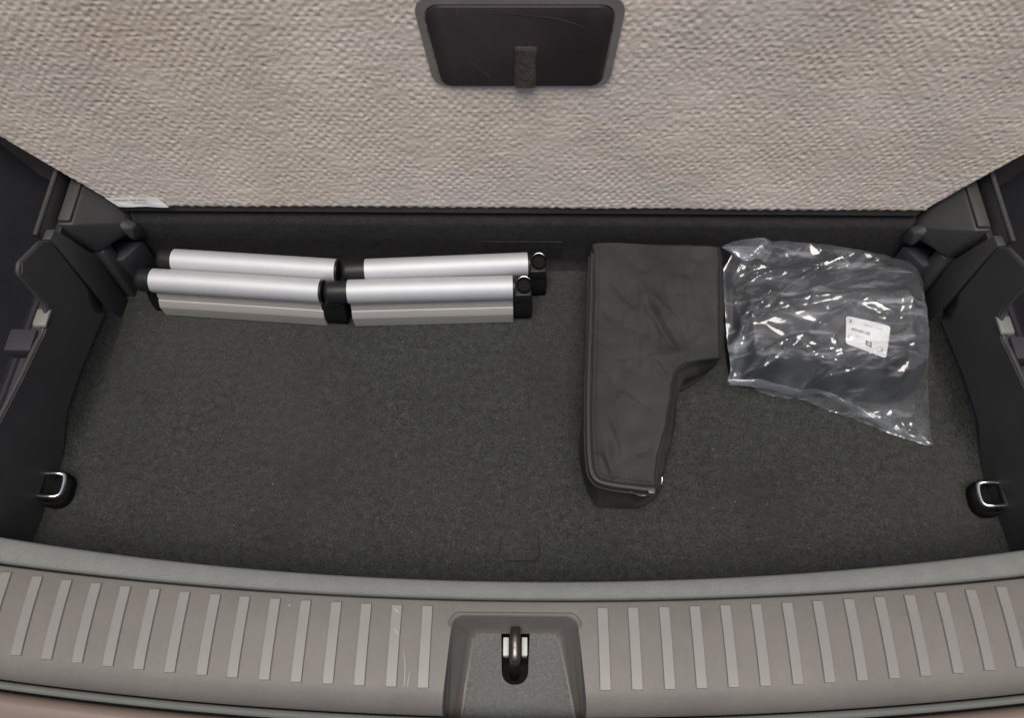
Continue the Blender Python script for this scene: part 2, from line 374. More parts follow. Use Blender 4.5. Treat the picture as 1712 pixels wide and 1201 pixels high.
link('woven_face', me, M['weave'], panel)
# board behind the fabric
ws = [-.0095, .012, (HMAX - HB) / SL + .012, HT]; V = []; n = len(ws)
ol = [(-float(hw(np.array(q_))), q_) for q_ in ws] + [(float(hw(np.array(q_))), q_) for q_ in ws[::-1]]
for dn in (-.004, -.022):
    for (u_, w_) in ol: V.append(pan(u_ * (1.0 if dn > -.01 else 1.004), w_ + (.0015 if dn > -.01 else -.001), dn))
N2 = len(ol)
Fc = [tuple(range(N2)), tuple(range(N2, 2 * N2))[::-1]] + [(i, (i + 1) % N2, N2 + (i + 1) % N2, N2 + i) for i in range(N2)]
mesh('board', V, Fc, M['board_edge'], panel)
# handle plate
def rrect(corners, rad, n=6):
    """rounded polygon from 2D corners"""
    out = []; L = len(corners)
    for i in range(L):
        p = np.array(corners[i], float); a = np.array(corners[i - 1], float) - p; b = np.array(corners[(i + 1) % L], float) - p
        r_ = rad[i] if hasattr(rad, '__len__') else rad
        a /= np.linalg.norm(a); b /= np.linalg.norm(b); ang = math.acos(np.clip(a @ b, -1, 1)); t = r_ / math.tan(ang / 2)
        cc = p + (a + b) / np.linalg.norm(a + b) * (r_ / sin(ang / 2)); s = p + a * t; e = p + b * t
        a0 = math.atan2(*(s - cc)[::-1]); a1 = math.atan2(*(e - cc)[::-1]); d = (a1 - a0 + pi) % (2 * pi) - pi
        for k in range(n + 1): out.append(cc + r_ * np.array([cos(a0 + d * k / n), sin(a0 + d * k / n)]))
    return out
oc = [pan_uv(*p) for p in ((687, -8), (1050, -8), (1018, 139), (726, 139))]
ic = [pan_uv(*p) for p in ((702, 4), (1034, 4), (1006, 141), (738, 141))]
lo = rrect(oc, .014); hp = empty('handle', tuple(pan(0, .25))); 
hp.parent = panel; hp.matrix_parent_inverse = Matrix.Translation(-Vector(panel.location))
li = rrect(ic, .013)
V = [pan(*p, -.002) for p in lo] + [pan(*p, .0022) for p in lo] + [pan(*(np.array(p) * .99 + np.array(q_) * .01), .0028) for p, q_ in zip(lo, li)] + [pan(*p, .0028) for p in li] + [pan(*p, -.002) for p in li]
L = len(lo); Fc = []
for ring in range(4):
    for i in range(L): Fc.append((ring * L + i, ring * L + (i + 1) % L, (ring + 1) * L + (i + 1) % L, (ring + 1) * L + i))
mesh('rim', V, Fc, M['handle_rim'], hp, True, 40)
cen = np.mean(li, 0); lp = [cen + (np.array(p) - cen) * .985 for p in li]; lp2 = [cen + (np.array(p) - cen) * .95 for p in li]
V = [pan(*p, -.001) for p in lp] + [pan(*p, .0030) for p in lp] + [pan(*p, .0042) for p in lp2]
Fc = [(r_ * L + i, r_ * L + (i + 1) % L, (r_ + 1) * L + (i + 1) % L, (r_ + 1) * L + i) for r_ in range(2) for i in range(L)] + [tuple(2 * L + i for i in range(L))]
mesh('plate', V, Fc, M['handle_plate'], hp, True, 30)
# scratches on the plate
def strip_on(pts, wd, fn, name, mt, parent):
    P = smooth_path([np.array([*p, 0.]) for p in pts], 6); V = []; Fc = []
    for i, p in enumerate(P):
        a = P[min(i + 1, len(P) - 1)] - P[max(i - 1, 0)]; a = np.array([-a[1], a[0]]) / (np.linalg.norm(a) + 1e-9)
        ww_ = wd * (.25 + .75 * sin(pi * (i + .5) / len(P)))
        V += [fn(p[0] - a[0] * ww_, p[1] - a[1] * ww_), fn(p[0] + a[0] * ww_, p[1] + a[1] * ww_)]
    for i in range(len(P) - 1): Fc.append((2 * i, 2 * i + 1, 2 * i + 3, 2 * i + 2))
    return mesh(name, V, Fc, mt, parent)
M['scuff'] = mat('scuff', (.058, .050, .046), .6, var=.4, vscale=60)
for ps in (((800, 15), (880, 20), (940, 28), (985, 44)), ((783, 92), (805, 112), (822, 125)), ((764, 8), (766, 25))):
    strip_on([pan_uv(*p) for p in ps], .0007, lambda a_, b_: pan(a_, b_, .0045), 'scratch', M['scuff'], hp)
# hook and loop tab
a = pan_uv(861, 72); b = pan_uv(898, 72); c_ = pan_uv(896, 139); d_ = pan_uv(860, 139)
ln = [pan(*a, .0042), pan(*b, .0042), pan(*c_, .0042), pan(*d_, .0042)]; nu_, nv_ = 14, 22; V = []
for j in range(nv_):
    for i in range(nu_):
        s, t = i / (nu_ - 1), j / (nv_ - 1)
        p = (ln[0] * (1 - s) + ln[1] * s) * (1 - t) + (ln[3] * (1 - s) + ln[2] * s) * t
        ed = 0 if (i in (0, nu_ - 1) or j in (0,)) else 1
        V.append(p + NP * (.0028 * ed + rng.uniform(0, .0012)) + np.array([rng.uniform(-.0006, .0006), 0, 0]))
Fc = [(j * nu_ + i, j * nu_ + i + 1, (j + 1) * nu_ + i + 1, (j + 1) * nu_ + i) for j in range(nv_ - 1) for i in range(nu_ - 1)]
mesh('velcro_tab', V, Fc, M['velcro'], hp, True)
# part-number sticker
def text_mesh(name, s, size, fn, mt, parent, bold=0.0, width=None):
    cu = bpy.data.curves.new(name, 'FONT'); cu.body = s; cu.size = 1.0; cu.offset = bold; cu.fill_mode = 'BOTH'
    o = bpy.data.objects.new(name, cu); COL.objects.link(o); bpy.context.view_layer.update()
    me = bpy.data.meshes.new_from_object(o.evaluated_get(bpy.context.evaluated_depsgraph_get())); bpy.data.objects.remove(o); bpy.data.curves.remove(cu)
    A = co(me); wd = A[:, 0].max() - A[:, 0].min(); k = size; kx = (width / wd) if width else k
    set_co(me, np.array([fn(p[0] * kx, p[1] * k) for p in A])); me.name = name; me.materials.clear()
    return link(name, me, mt, parent)
a = np.array(pan_uv(176, 328)); b = np.array(pan_uv(263, 327)); c_ = np.array(pan_uv(284, 344)); d_ = np.array(pan_uv(199, 343))
stk = empty('sticker', tuple(pan(*((a + c_) / 2)))); stk.parent = panel; stk.matrix_parent_inverse = Matrix.Translation(-Vector(panel.location))
def sq(s, t, n=.0024):
    p = (a * (1 - s) + b * s) * (1 - t) + (d_ * (1 - s) + c_ * s) * t; return pan(p[0], p[1], n + .0006 * sin(s * 9) * (1 if t > .5 else .3))
ns = 24; V = []; Fc = []
for j in range(5):
    for i in range(ns): V.append(sq(i / (ns - 1), j / 4))
Fc = [(j * ns + i, j * ns + i + 1, (j + 1) * ns + i + 1, (j + 1) * ns + i) for j in range(4) for i in range(ns - 1)]
mesh('paper', V, Fc, M['paper'], stk)
sw = np.linalg.norm(b - a); sh = np.linalg.norm(d_ - a)
text_mesh('lettering', '57B 863 467 87N', .20, lambda x, y: sq(.10 + x, .32 - y, .0030), M['ink'], stk, 0, .62)
text_mesh('lettering', 'PP-PE  4/21', .15, lambda x, y: sq(.42 + x, .56 - y, .0030), M['ink_grey'], stk, 0, .26)

# ================================================================== SIDE TRIMS with panel holders and side pockets
def side(s):
    nm = 'left' if s < 0 else 'right'
    lab = {-1: 'dark plastic side trim beside the aluminium rails, with hooked holder block and pale clip',
           1: 'dark plastic side trim beside the clear plastic bag, with hooked holder block and pale clip'}[s]
    root = empty('side_trim', (s * .49, .30, 0)); tag(root, lab, 'trim panel', 'side trims of the boot')
    def X(y, z): return s * (XF(y) + .06 * z + max(0, .34 - y) * max(0, z - .06) * .9)
    # wall panel outline in (y, z)
    top = [(.470, .148), (.462, .158), (.428, .170), (.420, .166), (.4165, .140), (.412, .118), (.404, .108), (.385, .104), (.372, .106), (.30, .108), (.20, .112), (.05, .118)]
    bot = [(.05, -.004), (.17, -.002), (.196, .004), (.275, .006), (.296, .016), (.325, .030), (.38, .034), (.452, .032), (.456, .036)]
    ol = top + bot
    V, Fc, nb = fill_poly(ol, .012)
    verts = [(X(y, z), y, z) for y, z in V] + [(X(y, z) + s * .007, y, z) for y, z in V]
    nV = len(V); F = [tuple(f) for f in Fc] + [tuple(int(q_) + nV for q_ in f[::-1]) for f in Fc] + [(i, (i + 1) % nb, nV + (i + 1) % nb, nV + i) for i in range(nb)]
    mesh('wall_panel', verts, F, M['trim'], root, True, 40)
    # rounded upper edge
    ed = [np.array((X(y, z) + s * .0035, y, z)) for y, z in resample(top, .004)]
    tube('edge_bead', ed, .0026, M['trim'], root, 10)
    # pale clip and its dark seat on the rim
    hull('clip', [np.array((X(.40, .11) + s * dx, y, z)) for dx in (-.0015, .013) for y, z in ((.412, .1085), (.389, .1085), (.410, .1125), (.391, .1125))], M['clip'], root, .0015)
    hull('clip_seat', [np.array((X(.37, .108) + s * dx, y, z)) for dx in (.006, .034) for y, z in ((.388, .09), (.362, .09), (.388, .109), (.362, .109))], M['trim_dark'], root, .002)
    # deep pocket behind the wall panel
    V = [(s * .5475, .0, .075), (s * .528, .95, .075), (s * .534, .95, .080), (s * .55, 0, .080), (s * .70, .95, .55), (s * .70, 0, .55), (s * .460, .95, .070), (s * .545, 0, .070)]
    mesh('side_pocket', V, [(7, 6, 1, 0), (0, 1, 2, 3), (3, 2, 4, 5)], M['trim_dark'], root)
    # lower column between wall panel and back corner, with grooves
    hull('corner_post', [np.array((X(y, z) + s * dx, y, z)) for dx in (.0005, .010) for y, z in ((.459, .0), (.473, .150), (.490, 0), (.500, .085), (.486, .150))], M['trim'], root, .0012)
    hull('corner_filler', [np.array((X(y, z) + s * dx, y, z)) for dx in (-.006, .012) for y, z in ((.495, .0), (.506, .080), (.515, 0), (.522, .080))], M['trim'], root, .0012)
    hull('corner_backing', [(s * x, y, z) for x in (.500, .515) for y in (.44, .56) for z in (0, .13)], M['trim_dark'], root, 0)
    hull('corner_foot', [(s * x, y, z) for x, y in ((.470, .512), (.452, .540), (.50, .540), (.50, .512)) for z in (0, .055)], M['trim_dark'], root, .0015)
    # holder block that keeps the floor panel up
    blk = hull('holder_block', [(s * x, y, z) for x, y, z in (
        (.487, .504, .134), (.503, .504, .134), (.487, .575, .137), (.503, .575, .137),
        (.4825, .505, .082), (.505, .505, .082), (.455, .534, .080), (.505, .575, .080), (.455, .56, .082), (.462, .556, .104), (.452, .538, .094))], M['trim'], root, .0016)
    hull('top_pad', [(s * x, y, z) for x, y, z in ((.4885, .507, .134), (.5015, .507, .134), (.4885, .575, .134), (.5015, .575, .134), (.4885, .507, .1385), (.5015, .507, .1385), (.4885, .575, .1405), (.5015, .575, .1405))], M['trim'], blk, .001)
    hull('holder_hook', [(s * x, y, z) for x, y, z in ((.464, .536, .104), (.462, .531, .086), (.446, .532, .092), (.456, .528, .094), (.446, .545, .060), (.452, .528, .072), (.444, .54, .090), (.456, .545, .095))], M['trim'], root, .0015)
    hull('holder_flange', [(s * x, y, z) for x, y, z in ((.507, .478, .150), (.512, .478, .152), (.507, .59, .152), (.512, .59, .156), (.507, .478, .09), (.512, .59, .09), (.507, .59, .09))], M['trim'], root, .0015)
    tube('flange_bead', [np.array(p) for p in ((s * .5095, .477, .151), (s * .5095, .60, .156))], .0028, M['trim'], root, 8)
    # dark support ledge following the slanted edge of the raised panel
    q_ = [pan(s * (HB - .012), -.002, -.026), pan(s * (HB + SL * .12 + .02), .115, -.026), pan(s * (HB + SL * .12 + .09), .115, -.030), pan(s * (HB + .10), .03, -.034), pan(s * (HB + .045), -.02, -.030), pan(s * (HB), -.028, -.026)]
    V = [p for p in q_] + [p - NP * .01 for p in q_]
    mesh('support_ledge', V, [tuple(range(6)), tuple(range(6, 12))[::-1]] + [(i, (i + 1) % 6, 6 + (i + 1) % 6, 6 + i) for i in range(6)], M['board_edge'], root)
    # carpet coving between floor and wall panel
    V = []; Fc = []; yy = np.linspace(.10, .462, 60)
    for y in yy:
        zt = np.interp(y, [.10, .17, .196, .275, .296, .325, .38, .462], [.012, .012, .012, .014, .022, .036, .040, .040])
        fl = np.interp(y, [.10, .18, .30, .34, .462], [.022, .030, .030, .018, .011])
        for t in np.linspace(0, 1, 7):
            x = XF(y) + .004 - fl * (1 - t) ** 1.5 - .0
            V.append((s * x, y, -.0015 + zt * (t ** 2.2) + vnoise(y * 60, t * 3, 9 + s) * .0012 * (1 - abs(2 * t - 1))))
    for i in range(len(yy) - 1):
        for j in range(6): Fc.append((i * 7 + j, (i + 1) * 7 + j, (i + 1) * 7 + j + 1, i * 7 + j + 1))
    mesh('carpet_coving', V, Fc, M['carpet'], root, True)
    return root
side(-1); side(1).location.x += .006

# ================================================================== TIE-DOWN RINGS
def ring(s, lab):
    bx, by, bz = (-.4955 if s < 0 else .5005), .245, .010
    root = empty('tie_down_ring', (bx, by, 0)); tag(root, lab, 'tie-down ring', 'tie-down rings of the boot')
    def T(x, y, z): return np.array((bx - s * x, by + y, bz + z))       # x: into the boot
    lo = rrect([(-.019, -.021), (.016, -.021), (.016, .021), (-.019, .021)], .0155, 6); V = []; L = len(lo)
    for sc, z in ((.92, -.010), (.92, .003), (.88, .005), (.80, .0045), (.72, -.006)):
        V += [T(p[0] * sc, p[1] * sc, z - p[0] * .35) for p in lo]
    Fc = [(r_ * L + i, r_ * L + (i + 1) % L, (r_ + 1) * L + (i + 1) % L, (r_ + 1) * L + i) for r_ in range(4) for i in range(L)] + [tuple(4 * L + i for i in range(L))]
    mesh('housing', V, Fc, M['black_rubber'], root, True, 40)
    P = smooth_path([T(-.010, -.012, .014), T(.004, -.0125, .014), T(.0115, -.0100, .0125), T(.0130, 0, .012), T(.0110, .0110, .0125), T(.003, .0130, .014), T(-.010, .0125, .014)], 6)
    tube('loop', P, .0025, M['chrome'], root, 10)
    tube('pivot', [T(-.011, -.014, .014), T(-.011, .014, .014)], .0035, M['black_plastic'], root, 10)
ring(-1, 'chrome tie-down ring in a black cup on the side with the aluminium rails')
ring(1, 'chrome tie-down ring in a black cup on the side with the plastic bag')

# ================================================================== LOAD SILL
YS = lambda x: .1150 + .125 * x * x
sill = empty('load_sill', (0, .07, 0)); tag(sill, 'grey ribbed plastic load sill with curved felt strip along its edge', 'load sill')
def sweep(name, prof, mt, n=140, xr=.60):
    V = []; Fc = []; xs = np.linspace(-xr, xr, n); k = len(prof)
    for x in xs:
        for (d, z) in prof: V.append((x, YS(x) - d * (1.0 if d > 0 else 1 + 1.9 * x * x), z))
    for i in range(n - 1):
        for j in range(k - 1): Fc.append((i * k + j, (i + 1) * k + j, (i + 1) * k + j + 1, i * k + j + 1))
    return V, Fc
V, Fc = sweep('felt_strip', [(-.0175, -.003), (-.0175, .112), (-.0168, .1165), (-.0150, .1185), (-.008, .1195), (-.0035, .1190), (-.0018, .1165), (-.0018, .100)], None)
mesh('felt_strip', V, Fc, M['felt'], sill, True, 60)
ZP = lambda d: float(np.interp(d, [0, .0012, .004, .03, .05, .068, .074, .080, .085, .0885, .090, .0905, .0905], [.1165, .1195, .1205, .1212, .1207, .1195, .1182, .1155, .1110, .1045, .098, .09, .06]))
prof = [(0, .095), (0, .1165), (.0012, .1195), (.004, .1205), (.03, .1212), (.05, .1207), (.068, .1195), (.074, .1182), (.080, .1152), (.085, .1105), (.0885, .1045), (.0902, .097), (.0905, .080), (.0905, .05)]
V, Fc = sweep('sill_plate', prof, None, 160)
k = len(prof); n = 160
# close the underside so that the pocket can be cut out
Fc = Fc + [(i * k, i * k + k - 1, (i + 1) * k + k - 1, (i + 1) * k) for i in range(n - 1)] + [tuple(range(k)), tuple((n - 1) * k + j for j in range(k))[::-1]]
plate = mesh('sill_plate', V, Fc, M['sill'], sill)
rc = [atz(757, 1029, .121)[:2], atz(965, 1031, .121)[:2], atz(988, 1235, .121)[:2], atz(731, 1235, .121)[:2]]
lo = rrect(rc, [.010, .010, .004, .004], 7)
bmc = bmesh.new(); L = len(lo)
vb = [bmc.verts.new((p[0], p[1], .04)) for p in lo]; vt = [bmc.verts.new((p[0], p[1], .2)) for p in lo]
bmc.faces.new(vb[::-1]); bmc.faces.new(vt)
for i in range(L): bmc.faces.new((vb[i], vb[(i + 1) % L], vt[(i + 1) % L], vt[i]))
bmesh.ops.recalc_face_normals(bmc, faces=bmc.faces)
mc = bpy.data.meshes.new('cutter'); bmc.to_mesh(mc); bmc.free(); oc_ = bpy.data.objects.new('cutter', mc); COL.objects.link(oc_)
md = plate.modifiers.new('cut', 'BOOLEAN'); md.operation = 'DIFFERENCE'; md.object = oc_; md.solver = 'EXACT'
me = evaluated(plate); bpy.data.objects.remove(oc_); bpy.data.meshes.remove(mc)
me.shade_smooth(); me.set_sharp_from_angle(angle=radians(38))
# outer body lip and rubber seal below the sill
V, Fc = sweep('seal', [(.0900, .05), (.0915, .085), (.0925, .0895), (.0955, .0905), (.0975, .088), (.098, .07)], None); mesh('seal_strip', V, Fc, M['clip'], sill, True, 60)
V, Fc = sweep('body_lip', [(.0995, .06), (.1005, .074), (.104, .080), (.110, .081), (.118, .076), (.130, .07), (.15, .066)], None); mesh('body_lip', V, Fc, mat('body_lip', (.19, .145, .122), .4), sill, True, 60)  # lip colour tinted warm to stand in for a salmon reflection
V, Fc = sweep('gap', [(.085, .05), (.13, .048)], None); mesh('gap_floor', V, Fc, M['rubber'], sill)
# striker pocket: rim, drafted walls, grained floor with a slot
pk = empty('striker_pocket', (0, .07, .08)); pk.parent = sill; pk.matrix_parent_inverse = Matrix.Translation(-Vector(sill.location))
ZF = .064
fc = [atz(792, 1058, ZF)[:2], atz(933, 1058, ZF)[:2], atz(968, 1230, ZF)[:2], atz(766, 1230, ZF)[:2]]
lf = rrect(fc, [.006, .006, .003, .003], 7)
cen = np.mean(lo, 0)
def zr(y): return ZP(.1150 - y)
rim_o = [cen + (p - cen) * (1 + .0045 / np.linalg.norm(p - cen)) for p in lo]; rim_i = [cen + (p - cen) * (1 - .0008 / np.linalg.norm(p - cen)) for p in lo]; rim_t = [cen + (p - cen) * (1 + .0022 / np.linalg.norm(p - cen)) for p in lo]
V = [(p[0], p[1], zr(p[1]) - .0006) for p in rim_o] + [(p[0], p[1], zr(p[1]) + .0016) for p in rim_t] + [(p[0], p[1], zr(p[1]) + .0008) for p in lo] + [(p[0], p[1], zr(p[1]) - .0025) for p in rim_i]
for t in (.3, .7, .93): V += [(p[0] * (1 - t) + q_[0] * t, p[1] * (1 - t) + q_[1] * t, (zr(p[1]) - .0025) * (1 - t) + ZF * t if zr(p[1]) > ZF else zr(p[1])) for p, q_ in zip(rim_i, lf)]
V += [(q_[0] * .97 + cen[0] * .03, q_[1] * .97 + cen[1] * .03, ZF) for q_ in lf]
nr = len(V) // L
Fc = [(r_ * L + i, r_ * L + (i + 1) % L, (r_ + 1) * L + (i + 1) % L, (r_ + 1) * L + i) for r_ in range(nr - 1) for i in range(L)]
mesh('pocket_wall', V, Fc, M['sill'], pk, True, 60)
sc_ = [atz(838, 1052, ZF)[:2], atz(886, 1052, ZF)[:2], atz(882, 1146, ZF)[:2], atz(839, 1146, ZF)[:2]]
sl = rrect(sc_, [.003, .003, .0108, .0108], 6)
V, Fc, nb = fill_poly([(q_[0] * .97 + cen[0] * .03, q_[1] * .97 + cen[1] * .03) for q_ in lf], .004, [sl], bstep=.002)
mesh('pocket_floor', [(x, y, ZF + vnoise(np.array([x * 500]), np.array([y * 500]), 5)[0] * .0003) for x, y in V], Fc, M['pocket_floor'], pk, True)
LS = len(sl); V = [(p[0], p[1], ZF + .0006) for p in sl] + [(p[0], p[1], ZF - .07) for p in sl]
mesh('slot', V, [(i, (i + 1) % LS, LS + (i + 1) % LS, LS + i) for i in range(LS)] + [tuple(LS + i for i in range(LS))], M['rubber'], pk)
# striker: bent steel bar standing in the slot, white clips beside it
st = empty('door_striker', tuple(atz(861, 1110, .05))); tag(st, 'bent steel latch striker standing in the slot of the sill pocket', 'striker')
pth = [atz(862, 1050, .070), atz(862, 1054, .082), atz(861, 1066, .088), atz(861, 1082, .089), atz(861, 1094, .0885), atz(861, 1101, .086), atz(860.5, 1106, .079), atz(860, 1114, .060), atz(860, 1124, .030), atz(860, 1130, .005)]
tube('bar', smooth_path(pth, 5), .0047, M['steel_dark'], st, 16)
for px in (846, 877):
    a = atz(px, 1080, .062); hull('clip', box_pts(a[0] - .0026, a[0] + .0026, a[1] - .009, a[1] + .007, .045, .063), M['white_plastic'], st, .0008)
# ribs
bm = bmesh.new(); W2 = .0047; d0, d1 = .0055, .0715; secs = np.linspace(d0, d1, 9); prev = None
rows = []
for i, d in enumerate(secs):
    z = ZP(d); row = [bm.verts.new((-W2, -d, z - .001)), bm.verts.new((-W2 + .0001, -d, z + .0015)), bm.verts.new((-W2 + .0005, -d, z + .0020)), bm.verts.new((W2 - .0005, -d, z + .0020)), bm.verts.new((W2 - .0001, -d, z + .0015)), bm.verts.new((W2, -d, z - .001))]
    if i in (0, 8):
        for v in row[1:5]: v.co.y += -.0007 if i == 0 else .0007
    rows.append(row)
for r0, r1 in zip(rows, rows[1:]):
    for j in range(5): bm.faces.new((r0[j], r0[j + 1], r1[j + 1], r1[j]))
bm.faces.new(rows[0]); bm.faces.new(rows[-1][::-1])
bmesh.ops.recalc_face_normals(bm, faces=bm.faces)
rme = bpy.data.meshes.new('rib'); bm.to_mesh(rme); bm.free(); rme.shade_smooth(); rme.set_sharp_from_angle(angle=radians(50)); rme.materials.append(M['sill_rib'])
pxs = [12 - 50 * k for k in (1,)] + [12, 64, 113, 162, 211, 260, 310, 361, 410, 461, 512, 563, 613, 664, 715, 1007, 1058, 1110, 1161, 1212, 1263, 1315, 1366, 1418, 1469, 1519, 1571, 1621, 1672, 1722]
for px in pxs:
    row = 1012 - (abs(px - 856) / 856) ** 2 * 52 + (px - 856) / 856 * 10
    x = atz(px, row, .1225)[0]
    o = bpy.data.objects.new('rib', rme); COL.objects.link(o); o.parent = sill; o.matrix_parent_inverse = Matrix.Translation(-Vector(sill.location)); o.location = (x, YS(x), 0)
# scuffs near the centre of the sill
M['sill_scuff'] = mat('sill_scuff', (.36, .35, .32), .6)
def on_sill(x, y): return np.array((x, y, ZP(YS(x) - y) + .0004))
def on_rib(x, y): return np.array((x, y, ZP(YS(x) - y) + .0022))
for ps, wd, fn in ((((673, 1085), (677, 1110), (676, 1140), (674, 1150)), .00032, on_sill), (((685, 1122), (682, 1140), (681, 1150)), .0003, on_sill), (((660, 1018), (664, 1023), (668, 1026)), .0005, on_rib), (((659, 1052), (664, 1058), (667, 1062)), .0005, on_rib), (((482, 1012), (486, 1014)), .0005, on_sill)):
    strip_on([atz(p[0], p[1], .121)[:2] for p in ps], wd, fn, 'scratch', M['sill_scuff'], sill)

# ================================================================== FOLDING ALUMINIUM RAILS
ZT, RT = .050, .0142
def rail(Lseg, Rseg, lab):
    pA, pB, pC, pD = (atz(*p, ZT) for p in (*Lseg, *Rseg))
    root = empty('folding_rail', ((pA[0] + pD[0]) / 2, (pB[1] + pC[1]) / 2, 0)); tag(root, lab, 'folding rail', 'folding aluminium rails along the back wall')
    for p, q_ in ((pA, pB), (pC, pD)):
        T = (q_ - p); T[2] = 0; T /= np.linalg.norm(T); N = np.array([T[1], -T[0], 0])           # N: towards the viewer
        def sec(a, b, t): return t + N * a + np.array([0, 0, b - ZT]) + np.array([0, 0, 0.])
        tb = []
        for k in range(33):
            g = radians(-128 + (128 + 210) * k / 32); tb.append((RT * cos(g), ZT + RT * sin(g)))
        tube_prof = tb
        def ext(name, pr, mt, parent, closed=True, i0=0., i1=0.):
            n_ = len(pr); a_ = p + T * i0; b_ = q_ - T * i1
            V = [sec(*c_, a_) for c_ in pr] + [sec(*c_, b_) for c_ in pr]
            Fc = [(i, (i + 1) % n_, n_ + (i + 1) % n_, n_ + i) for i in range(n_ if closed else n_ - 1)]
            if closed: Fc += [tuple(range(n_))[::-1], tuple(range(n_, 2 * n_))]
            return mesh(name, V, Fc, mt, parent, True, 28)
        body = ext('profile', tube_prof, M['alu'], root)
        # skirt below the tube: grooved strip, flat web, undercut foot
        f0 = [(-.002, .040), (.0085, .0405)]
        gro = []
        for k in range(4):
            z = .0372 - k * .0022; x = .0090 + k * .0009; gro += [(x, z), (x + .0004, z - .0012), (x - .0013, z - .0014), (x - .0010, z - .0021)]
        web = [(.0098, .0288), (.0100, .0276), (.0140, .0270), (.0186, .0198), (.0187, .0190), (.0183, .0012), (.0175, .0006), (.0140, .0006), (.0150, .012), (.0090, .026), (-.004, .037)]
        ext('skirt', f0 + gro + web, M['alu_matt'], body)
        # foot at the back so that the profile stands
        ext('rear_foot', [(-.0040, .040), (-.0015, .040), (-.0050, .0012), (-.0100, .0006), (-.0110, .0020), (-.0070, .012)], M['alu_matt'], body)
    T1 = (pB - pA) / np.linalg.norm(pB - pA); T2 = (pD - pC) / np.linalg.norm(pD - pC); N1 = np.array([T1[1], -T1[0], 0]); N2_ = np.array([T2[1], -T2[0], 0])
    # rounded black end cap on the far left
    P = [pA + T1 * .004, pA - T1 * .012]; R = [RT * .985, RT * .985]
    for k in range(1, 7):
        g = k / 6 * pi / 2; P.append(pA - T1 * (.012 + .0085 * sin(g))); R.append(RT * .985 * (.35 + .65 * cos(g)))
    tube('end_cap', P, R, M['black_plastic'], root, 24)
    hull('cap_skirt', [pA + T1 * t + N1 * a + np.array([0, 0, z - ZT]) for t in (-.014, .006) for a, z in ((-.009, .0006), (.0135, .0006), (.014, .014), (.007, .042), (-.007, .042))], M['black_rubber'], root, .002)
    # centre hinge: collar, round knuckle, black body under it
    tube('collar', [pB - T1 * .002, pB + T1 * .0025], RT * .93, M['black_plastic'], root, 24)
    g0 = pB + (pC - pB) * .16
    P = []; R = []
    for k in range(7):
        g = (1 - k / 6) * pi / 2; P.append(pC - T2 * (.0215 + .006 * (sin(g) - 0) - .0)); R.append(RT * .96 * (.55 + .45 * cos(g)))
    P += [pC - T2 * .010, pC + T2 * .003]; R += [RT * .96, RT * .96]
    tube('knuckle', P, R, M['black_plastic'], root, 24)
    hull('hinge_plate', [g0 + T1 * t + N1 * a + np.array([0, 0, z]) for t in (0, .018) for a in (-.012, .0125) for z in (-.014, -.006)], M['black_plastic'], root, .0012)
    hull('hinge_body', [pB + T1 * t + N1 * a + np.array([0, 0, z - ZT]) for t in (-.002, .026) for a, z in ((-.010, .0006), (.0150, .0008), (.0165, .012), (.011, .037), (-.008, .037))], M['black_rubber'], root, .002)
    # right end: flat block carrying a black ring, a chrome crescent added as its highlight
    e = pD
    tube('collar', [e - T2 * .002, e + T2 * .0025], RT * .9, M['black_plastic'], root, 24)
    hull('end_plate', [e + T2 * t + N2_ * a + np.array([0, 0, z]) for t in (.002, .0215) for a in (-.0125, .0125) for z in (-.014, .002)], M['black_plastic'], root, .0012)
    hull('end_body', [e + T2 * t + N2_ * a + np.array([0, 0, z - ZT]) for t in (.001, .023) for a, z in ((-.010, .0006), (.0140, .0008), (.0160, .012), (.012, .036), (-.008, .036))], M['black_rubber'], root, .003)
    cc = e + T2 * .0135; ringp = [cc + T2 * .0085 * cos(g) + N2_ * .0105 * sin(g) * -1 + np.array([0, 0, .0035]) for g in np.linspace(0, 2 * pi, 30)[:-1]]
    V = []; n_ = len(ringp)
    for z, sc in ((.0, 1.0), (.0065, 1.0), (.0075, .95), (.0060, .90), (.0030, .86)): V += [cc + (p_ - cc) * sc * np.array([1, 1, 0]) + np.array([0, 0, z]) for p_ in ringp]
    Fc = [(r_ * n_ + i, r_ * n_ + (i + 1) % n_, (r_ + 1) * n_ + (i + 1) % n_, (r_ + 1) * n_ + i) for r_ in range(4) for i in range(n_)] + [tuple(4 * n_ + i for i in range(n_))]
    mesh('end_ring', V, Fc, M['black_rubber'], root, True, 50)
    arc = [cc + T2 * .0084 * cos(g) + N2_ * -.0104 * sin(g) + np.array([0, 0, .0072]) for g in np.linspace(radians(35), radians(140), 14)]
    tube('edge_glint', arc, [.0003 + .0006 * sin(pi * (i + .5) / 14) for i in range(14)], M['chrome'], root, 8)
rail(((257, 469), (537, 487)), ((583, 488), (857, 481)), 'folded aluminium rail in front, its grooved skirt showing above the carpet')
rail(((293, 436), (563, 453)), ((612, 453), (882, 442)), 'folded aluminium rail at the back, lying between the other rail and the carpeted wall')

